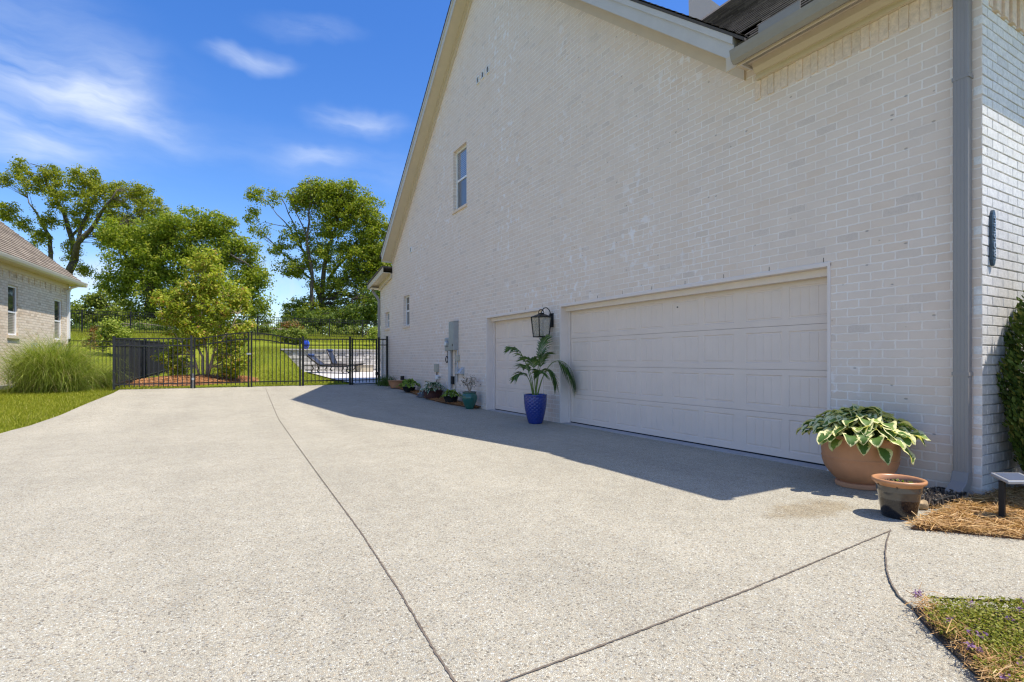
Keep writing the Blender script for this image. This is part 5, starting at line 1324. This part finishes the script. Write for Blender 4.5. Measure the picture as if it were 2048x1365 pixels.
tree('understorey_tree', 'low dark rounded tree beside the neighbour downspout', 'tree', 48, [[(200, 672, 0, .2), (200, 630, 0, .12), (205, 605, 0, .06)]],
     [(180, 625, 40, 26, 40), (230, 630, 40, 26, 36), (195, 600, 20, 18, 14), (160, 650, 24, 20, 18), (220, 650, 50, 18, 26), (280, 655, 40, 18, 22)], .12, 70, .46, m_bush, seed=24, group='low trees behind the hill fence')
tree('thicket_tree', 'dark low thicket tree under the elm beside the gable', 'tree', 49, [[(700, 672, 0, .2), (700, 630, 0, .12), (705, 600, 0, .06)]],
     [(720, 640, 45, 30, 46), (660, 645, 45, 26, 40), (610, 640, 36, 24, 30), (750, 610, 24, 36, 26), (575, 655, 22, 16, 14)], .12, 70, .46, m_dark, seed=25, group='low trees behind the hill fence')
tree('crape_myrtle', 'multi stemmed crape myrtle with red tipped leaves behind the left gate', 'tree', 18.2,
     [[(408, 757, 0, .045), (404, 715, 0, .036), (385, 670, 0, .026), (360, 620, .2, .012)], [(412, 757, .05, .045), (414, 705, 0, .034), (408, 650, -.1, .024), (402, 570, 0, .008)], [(416, 757, 0, .045), (424, 710, .1, .034), (436, 660, .1, .022), (455, 600, 0, .01)], [(404, 757, -.1, .04), (394, 712, -.2, .03), (365, 675, -.3, .016), (335, 640, -.3, .008)], [(418, 757, -.1, .04), (432, 712, -.2, .03), (462, 670, -.3, .018), (485, 630, -.3, .008)]],
     [(402, 535, 26, 30, 26), (420, 525, 20, 24, 16), (385, 575, 36, 30, 36), (430, 575, 36, 36, 38), (350, 605, 36, 24, 30), (325, 595, 18, 12, 7), (395, 620, 50, 36, 56), (460, 620, 34, 36, 38), (345, 640, 34, 22, 26), (480, 590, 16, 24, 12), (420, 660, 54, 26, 44), (370, 680, 44, 20, 26), (345, 715, 30, 22, 26), (362, 735, 24, 14, 14), (465, 680, 32, 30, 32), (475, 725, 26, 26, 30), (455, 745, 22, 10, 10), (440, 700, 26, 20, 12), (490, 650, 14, 20, 8)],
     .055, 46, .15, m_myrtle, mtrunk=m_barkpale, twig=.7, seed=31, tr=(.012, .004), aspect=.5)
def shrub(label, zc, blobs, leaf, per, sp, m, seed, name='shrub', group=None):
    b = max(blobs, key=lambda q: q[1]); return tree(name, label, 'shrub', zc, [[(b[0], b[1] + b[3], 0, .03), (b[0], b[1], 0, .02)]], blobs, leaf, per, sp, m, m_barkpale, group, .3, seed)
shrub('yellow green leafy shrub right of the neighbour downspout', 27, [(215, 665, 26, 22, 26), (245, 672, 22, 18, 20), (205, 685, 30, 16, 18), (222, 648, 14, 12, 8)], .06, 44, .2, m_lime, 41)
shrub('reddish brown dead branched shrub against the neighbour corner', 26, [(184, 672, 7, 26, 12), (180, 690, 7, 12, 6)], .05, 30, .14, m_russet, 42)
shrub('round green shrub casting shade on the far lawn', 34, [(570, 668, 22, 16, 20), (590, 676, 22, 12, 18), (600, 668, 14, 10, 8)], .07, 50, .24, m_bush, 43)
shrub('orange tipped shrub next to the round green shrub', 36, [(583, 656, 16, 12, 12), (598, 662, 12, 10, 9)], .07, 42, .22, m_russet, 44)
shrub('small pale yellow shrub beside the house downspout', 35, [(748, 665, 8, 14, 10), (745, 678, 8, 8, 6)], .06, 36, .16, m_lime, 45)
shrub('light green hedge bush behind the hill fence below the elm', 43, [(700, 668, 26, 14, 24), (735, 668, 24, 14, 22), (665, 668, 22, 13, 18)], .10, 50, .32, m_bush, 46, group='bushes along the hill fence')
shrub('mid green hedge bush behind the hill fence left of the elm', 43, [(620, 668, 26, 14, 22), (545, 664, 24, 13, 20), (510, 662, 26, 14, 22)], .10, 50, .32, m_bush, 47, group='bushes along the hill fence')
shrub('broad dark hedge bush behind the hill fence left of the crape myrtle', 43, [(300, 660, 40, 14, 30), (240, 660, 36, 14, 26), (170, 662, 34, 14, 26), (360, 660, 40, 14, 26)], .10, 50, .32, m_dark, 48, group='bushes along the hill fence')

# pine straw ring under the crape myrtle
tc = at(412, 757, 18.2); mp = []
for i in range(28):
    a = 6.283 * i / 28; mp.append((tc[0] - .35 + 2.0 * math.cos(a), tc[1] + .15 + 1.35 * math.sin(a)))
mb = MB(); c_ = (tc[0] - .35, tc[1] + .15)
for i in range(28):
    a, b = mp[i], mp[(i + 1) % 28]; ha = [(c_[0] + (q[0] - c_[0]) * .45, c_[1] + (q[1] - c_[1]) * .45) for q in (a, b)]
    mb.face([(*a, gzf(*a) - .02), (*b, gzf(*b) - .02), (*ha[1], gzf(*ha[1]) + .17), (*ha[0], gzf(*ha[0]) + .17)]); mb.face([(*ha[0], gzf(*ha[0]) + .17), (*ha[1], gzf(*ha[1]) + .17), (*c_, gzf(*c_) + .22)])
tag(mb.build('mulch_mound', M('red_mulch', (.36, .17, .075), .95, .4, 14, 1.0, 40, dist=.03), smooth=True), 'orange brown pine straw mound around the crape myrtle', kind='structure')
def moundz(x, y):
    q = math.hypot((x - c_[0]) / 2.0, (y - c_[1]) / 1.35); return gzf(x, y) + (.2 - .2 * max(0, (q - .3) / .7) ** 1.2)
needles('pine_straw', inpoly(mp, 4500), moundz, .2, .010, m_strawred, label='reddish pine straw on the mound under the crape myrtle')

# ornamental grass clumps at left
m_misc = leafmat('maiden_grass_blade', [(0, (.12, .17, .022)), (.4, (.24, .315, .045)), (.8, (.36, .42, .08)), (.92, (.50, .46, .17)), (1, (.56, .43, .24))], .35, .45)
for (px, py, n, L, rx, ry, lab, sd) in ((104, 787, 11000, 1.80, .26, .24, 'large arching mound of tall ornamental grass before the neighbour wall', 51), (192, 780, 1800, 1.05, .16, .16, 'smaller upright clump of ornamental grass nearest the end fence post', 52)):
    x, y = G(px, py - 6); z = gzf(x, y) - .03
    t = thing('ornamental_grass', lab, 'ornamental grass', (x, y, z), 'ornamental grass clumps'); blades(t, (x, y, z), n, L, .52, .0085, m_misc, seg=8, droop=2.7, rx=rx, ry=ry, seed=sd, taper=.45)
# lawns: real blades
def grass(name, label, n, xr, yr, h, w, test):
    P = np.stack([rng.uniform(*xr, n), rng.uniform(*yr, n)], 1); P = P[test(P)]; n = len(P)
    z = gz(P[:, 0], P[:, 1]) - .035; a = rng.uniform(0, 2 * np.pi, n); hh = h * rng.uniform(.5, 1.3, n); l = rng.normal(0, .45, (n, 2)) * hh[:, None]
    s = np.stack([np.cos(a), np.sin(a), np.zeros(n)], 1) * w; B = np.column_stack([P, z]); T = B + np.column_stack([l, hh])
    V = np.stack([B - s, B + s, T], 1).reshape(-1, 3); tag(npmesh(name, V, np.arange(3 * n).reshape(-1, 3), m_blade), label, kind='stuff')
lefty = lambda P: P[:, 0] < np.interp(P[:, 1], LY, LX) - .02 + .03 * np.sin(P[:, 1] * 7)
grass('grass', 'short mown grass of the left lawn beside the drive', 230000, (-9.5, -2.3), (3.5, 20.5), .06, .006, lefty)
backl = lambda P: ~((P[:, 0] > np.interp(P[:, 1], [18.8, 21, 24, 26.9], [4.45, 4.15, 3.95, 3.72])) & (P[:, 1] < 27.3)) & (np.hypot((P[:, 0] - c_[0]) / 2.0, (P[:, 1] - c_[1]) / 1.35) > 1)
grass('grass', 'mown grass of the slope behind the gate', 110000, (-6, 8.5), (18.95, 31), .055, .010, backl)
grass('grass', 'taller grass along the hill fence', 60000, (-13, 14), (38, 43), .22, .012, lambda P: rng.random(len(P)) < .5 + .5 * (P[:, 1] > 40))

# ------------------------------------------------------------------ patio things
rw = thing('retaining_wall', 'grey stacked stone retaining wall behind the loungers', 'retaining wall', (3.0, 27, .6))
m_stone = islandmat('stacked_stone', [(0, (.36, .34, .32)), (.5, (.52, .50, .47)), (1, (.66, .63, .59))], bump=.8, dist=.02)
mb = MB(); z = .45; r0 = 0
while z < 1.52:
    h = .13; x = 2.95 + rng.uniform(-.1, .1)
    while x < 12.5:
        w = rng.uniform(.22, .48); mb.box(x + .006, x + w - .006, 26.95 + rng.uniform(-.02, .02), 27.2, z + .005, z + h - .005); x += w
    z += h
mb.build('stone_course', m_stone, rw)
MB().box(2.9, 12.5, 26.88, 27.26, z + .001, z + .07).build('coping', m_apron, rw, bevel=.01)
zc_ = z + .07
vx, vy = fx(612, 27.05), 27.05
v = thing('blue_vase', 'round glossy blue vase standing on the retaining wall', 'vase', (vx, vy, zc_))
mb = MB(); mb.lathe(vx, vy, [(0, .003), (.08, 0), (.09, .01), (.145, .12), (.165, .22), (.155, .32), (.11, .39), (.10, .41), (.12, .425), (.105, .43), (.085, .40)], 32, z0=zc_); mb.build('body', blueglaze('royal_blue_glaze', (.015, .05, .38), (.02, .07, .5)), v, smooth=True)
m_sling = M('navy_sling_fabric', (.022, .032, .06), .7, .15, 30); m_bronze = M('bronze_frame', (.055, .045, .038), .4, .1, 20)
def pz(y): return float(np.interp(y, [18.7, 25.5], [.30, .60])) + .025
def lounger(label, x, y, rz, back):
    t = thing('sun_lounger', label, 'sun lounger', (x, y, pz(y)), 'sun loungers on the patio'); t['base'] = [0.0, 0.0, 0.0]; t.rotation_euler = (0, 0, rz)
    f = MB()
    for s in (-.31, .31):
        f.tube([(-.30, s, .36), (.3, s, .33), (.8, s, .33), (1.05, s, .37)], .03, 6); f.tube([(-.30, s, .36), (-.30 - .72 * math.cos(back), s, .36 + .72 * math.sin(back))], .03, 6); f.tube([(-.30, s, .35), (-.95, s, .34)], .028, 6)
    f.tube([(1.05, -.31, .37), (1.05, .31, .37)], .03, 6); f.tube([(-.95, -.31, .34), (-.95, .31, .34)], .028, 6); f.build('frame', m_bronze, t, smooth=True)
    g = MB(); n = 8
    P = [(1.04, .385), (.8, .345), (.3, .345), (-.30, .375), (-.30 - .7 * math.cos(back), .375 + .7 * math.sin(back))]
    g.prism([(a, -.29, b) for a, b in P] + [(a, -.29, b - .08) for a, b in P[::-1]], (0, .58, 0)); g.build('sling', m_sling, t)
    h = np.array([-.30 - .62 * math.cos(back), .39 + .62 * math.sin(back)]); MB().tube([(h[0], -.24, h[1] + .03), (h[0], .24, h[1] + .03)], .06, 10).build('head_cushion', M('blue_cushion', (.04, .075, .19), .8, .1, 20), t, smooth=True)
    for lx in (.72, -.62):
        for s in (-.29, .29): MB().tube([(lx, s, .34), (lx + .05, s, .2), (lx - .02, s * 1.05, .08), (lx + .09, s * 1.1, .0)], .03, 6).build('leg', m_bronze, t)
    return t
lx = fx(652, 25.2); lounger('navy sling sun lounger with low reclined back nearest the gate', lx, 24.6, R(-32), R(38)); lounger('navy sling sun lounger with upright back beside the other lounger', lx + .75, 25.6, R(-32), R(68))
bx_ = fx(728, 25.3); by_ = 25.3
t = thing('stone_bench', 'low cream stone block bench on the patio behind the walk gate', 'bench', (bx_, by_, pz(by_))); MB().box(bx_ - .38, bx_ + .40, by_ - .22, by_ + .22, pz(by_), pz(by_) + .30).build('base', M('cream_stone', (.50, .44, .33), .85, .1, 8, .4, 40), t, bevel=.012)
MB().box(bx_ - .42, bx_ + .44, by_ - .26, by_ + .26, pz(by_) + .302, pz(by_) + .36).build('seat', m_patio, t, bevel=.01)
for o in list(bpy.data.objects):
    if 'base' in o: del o['base']
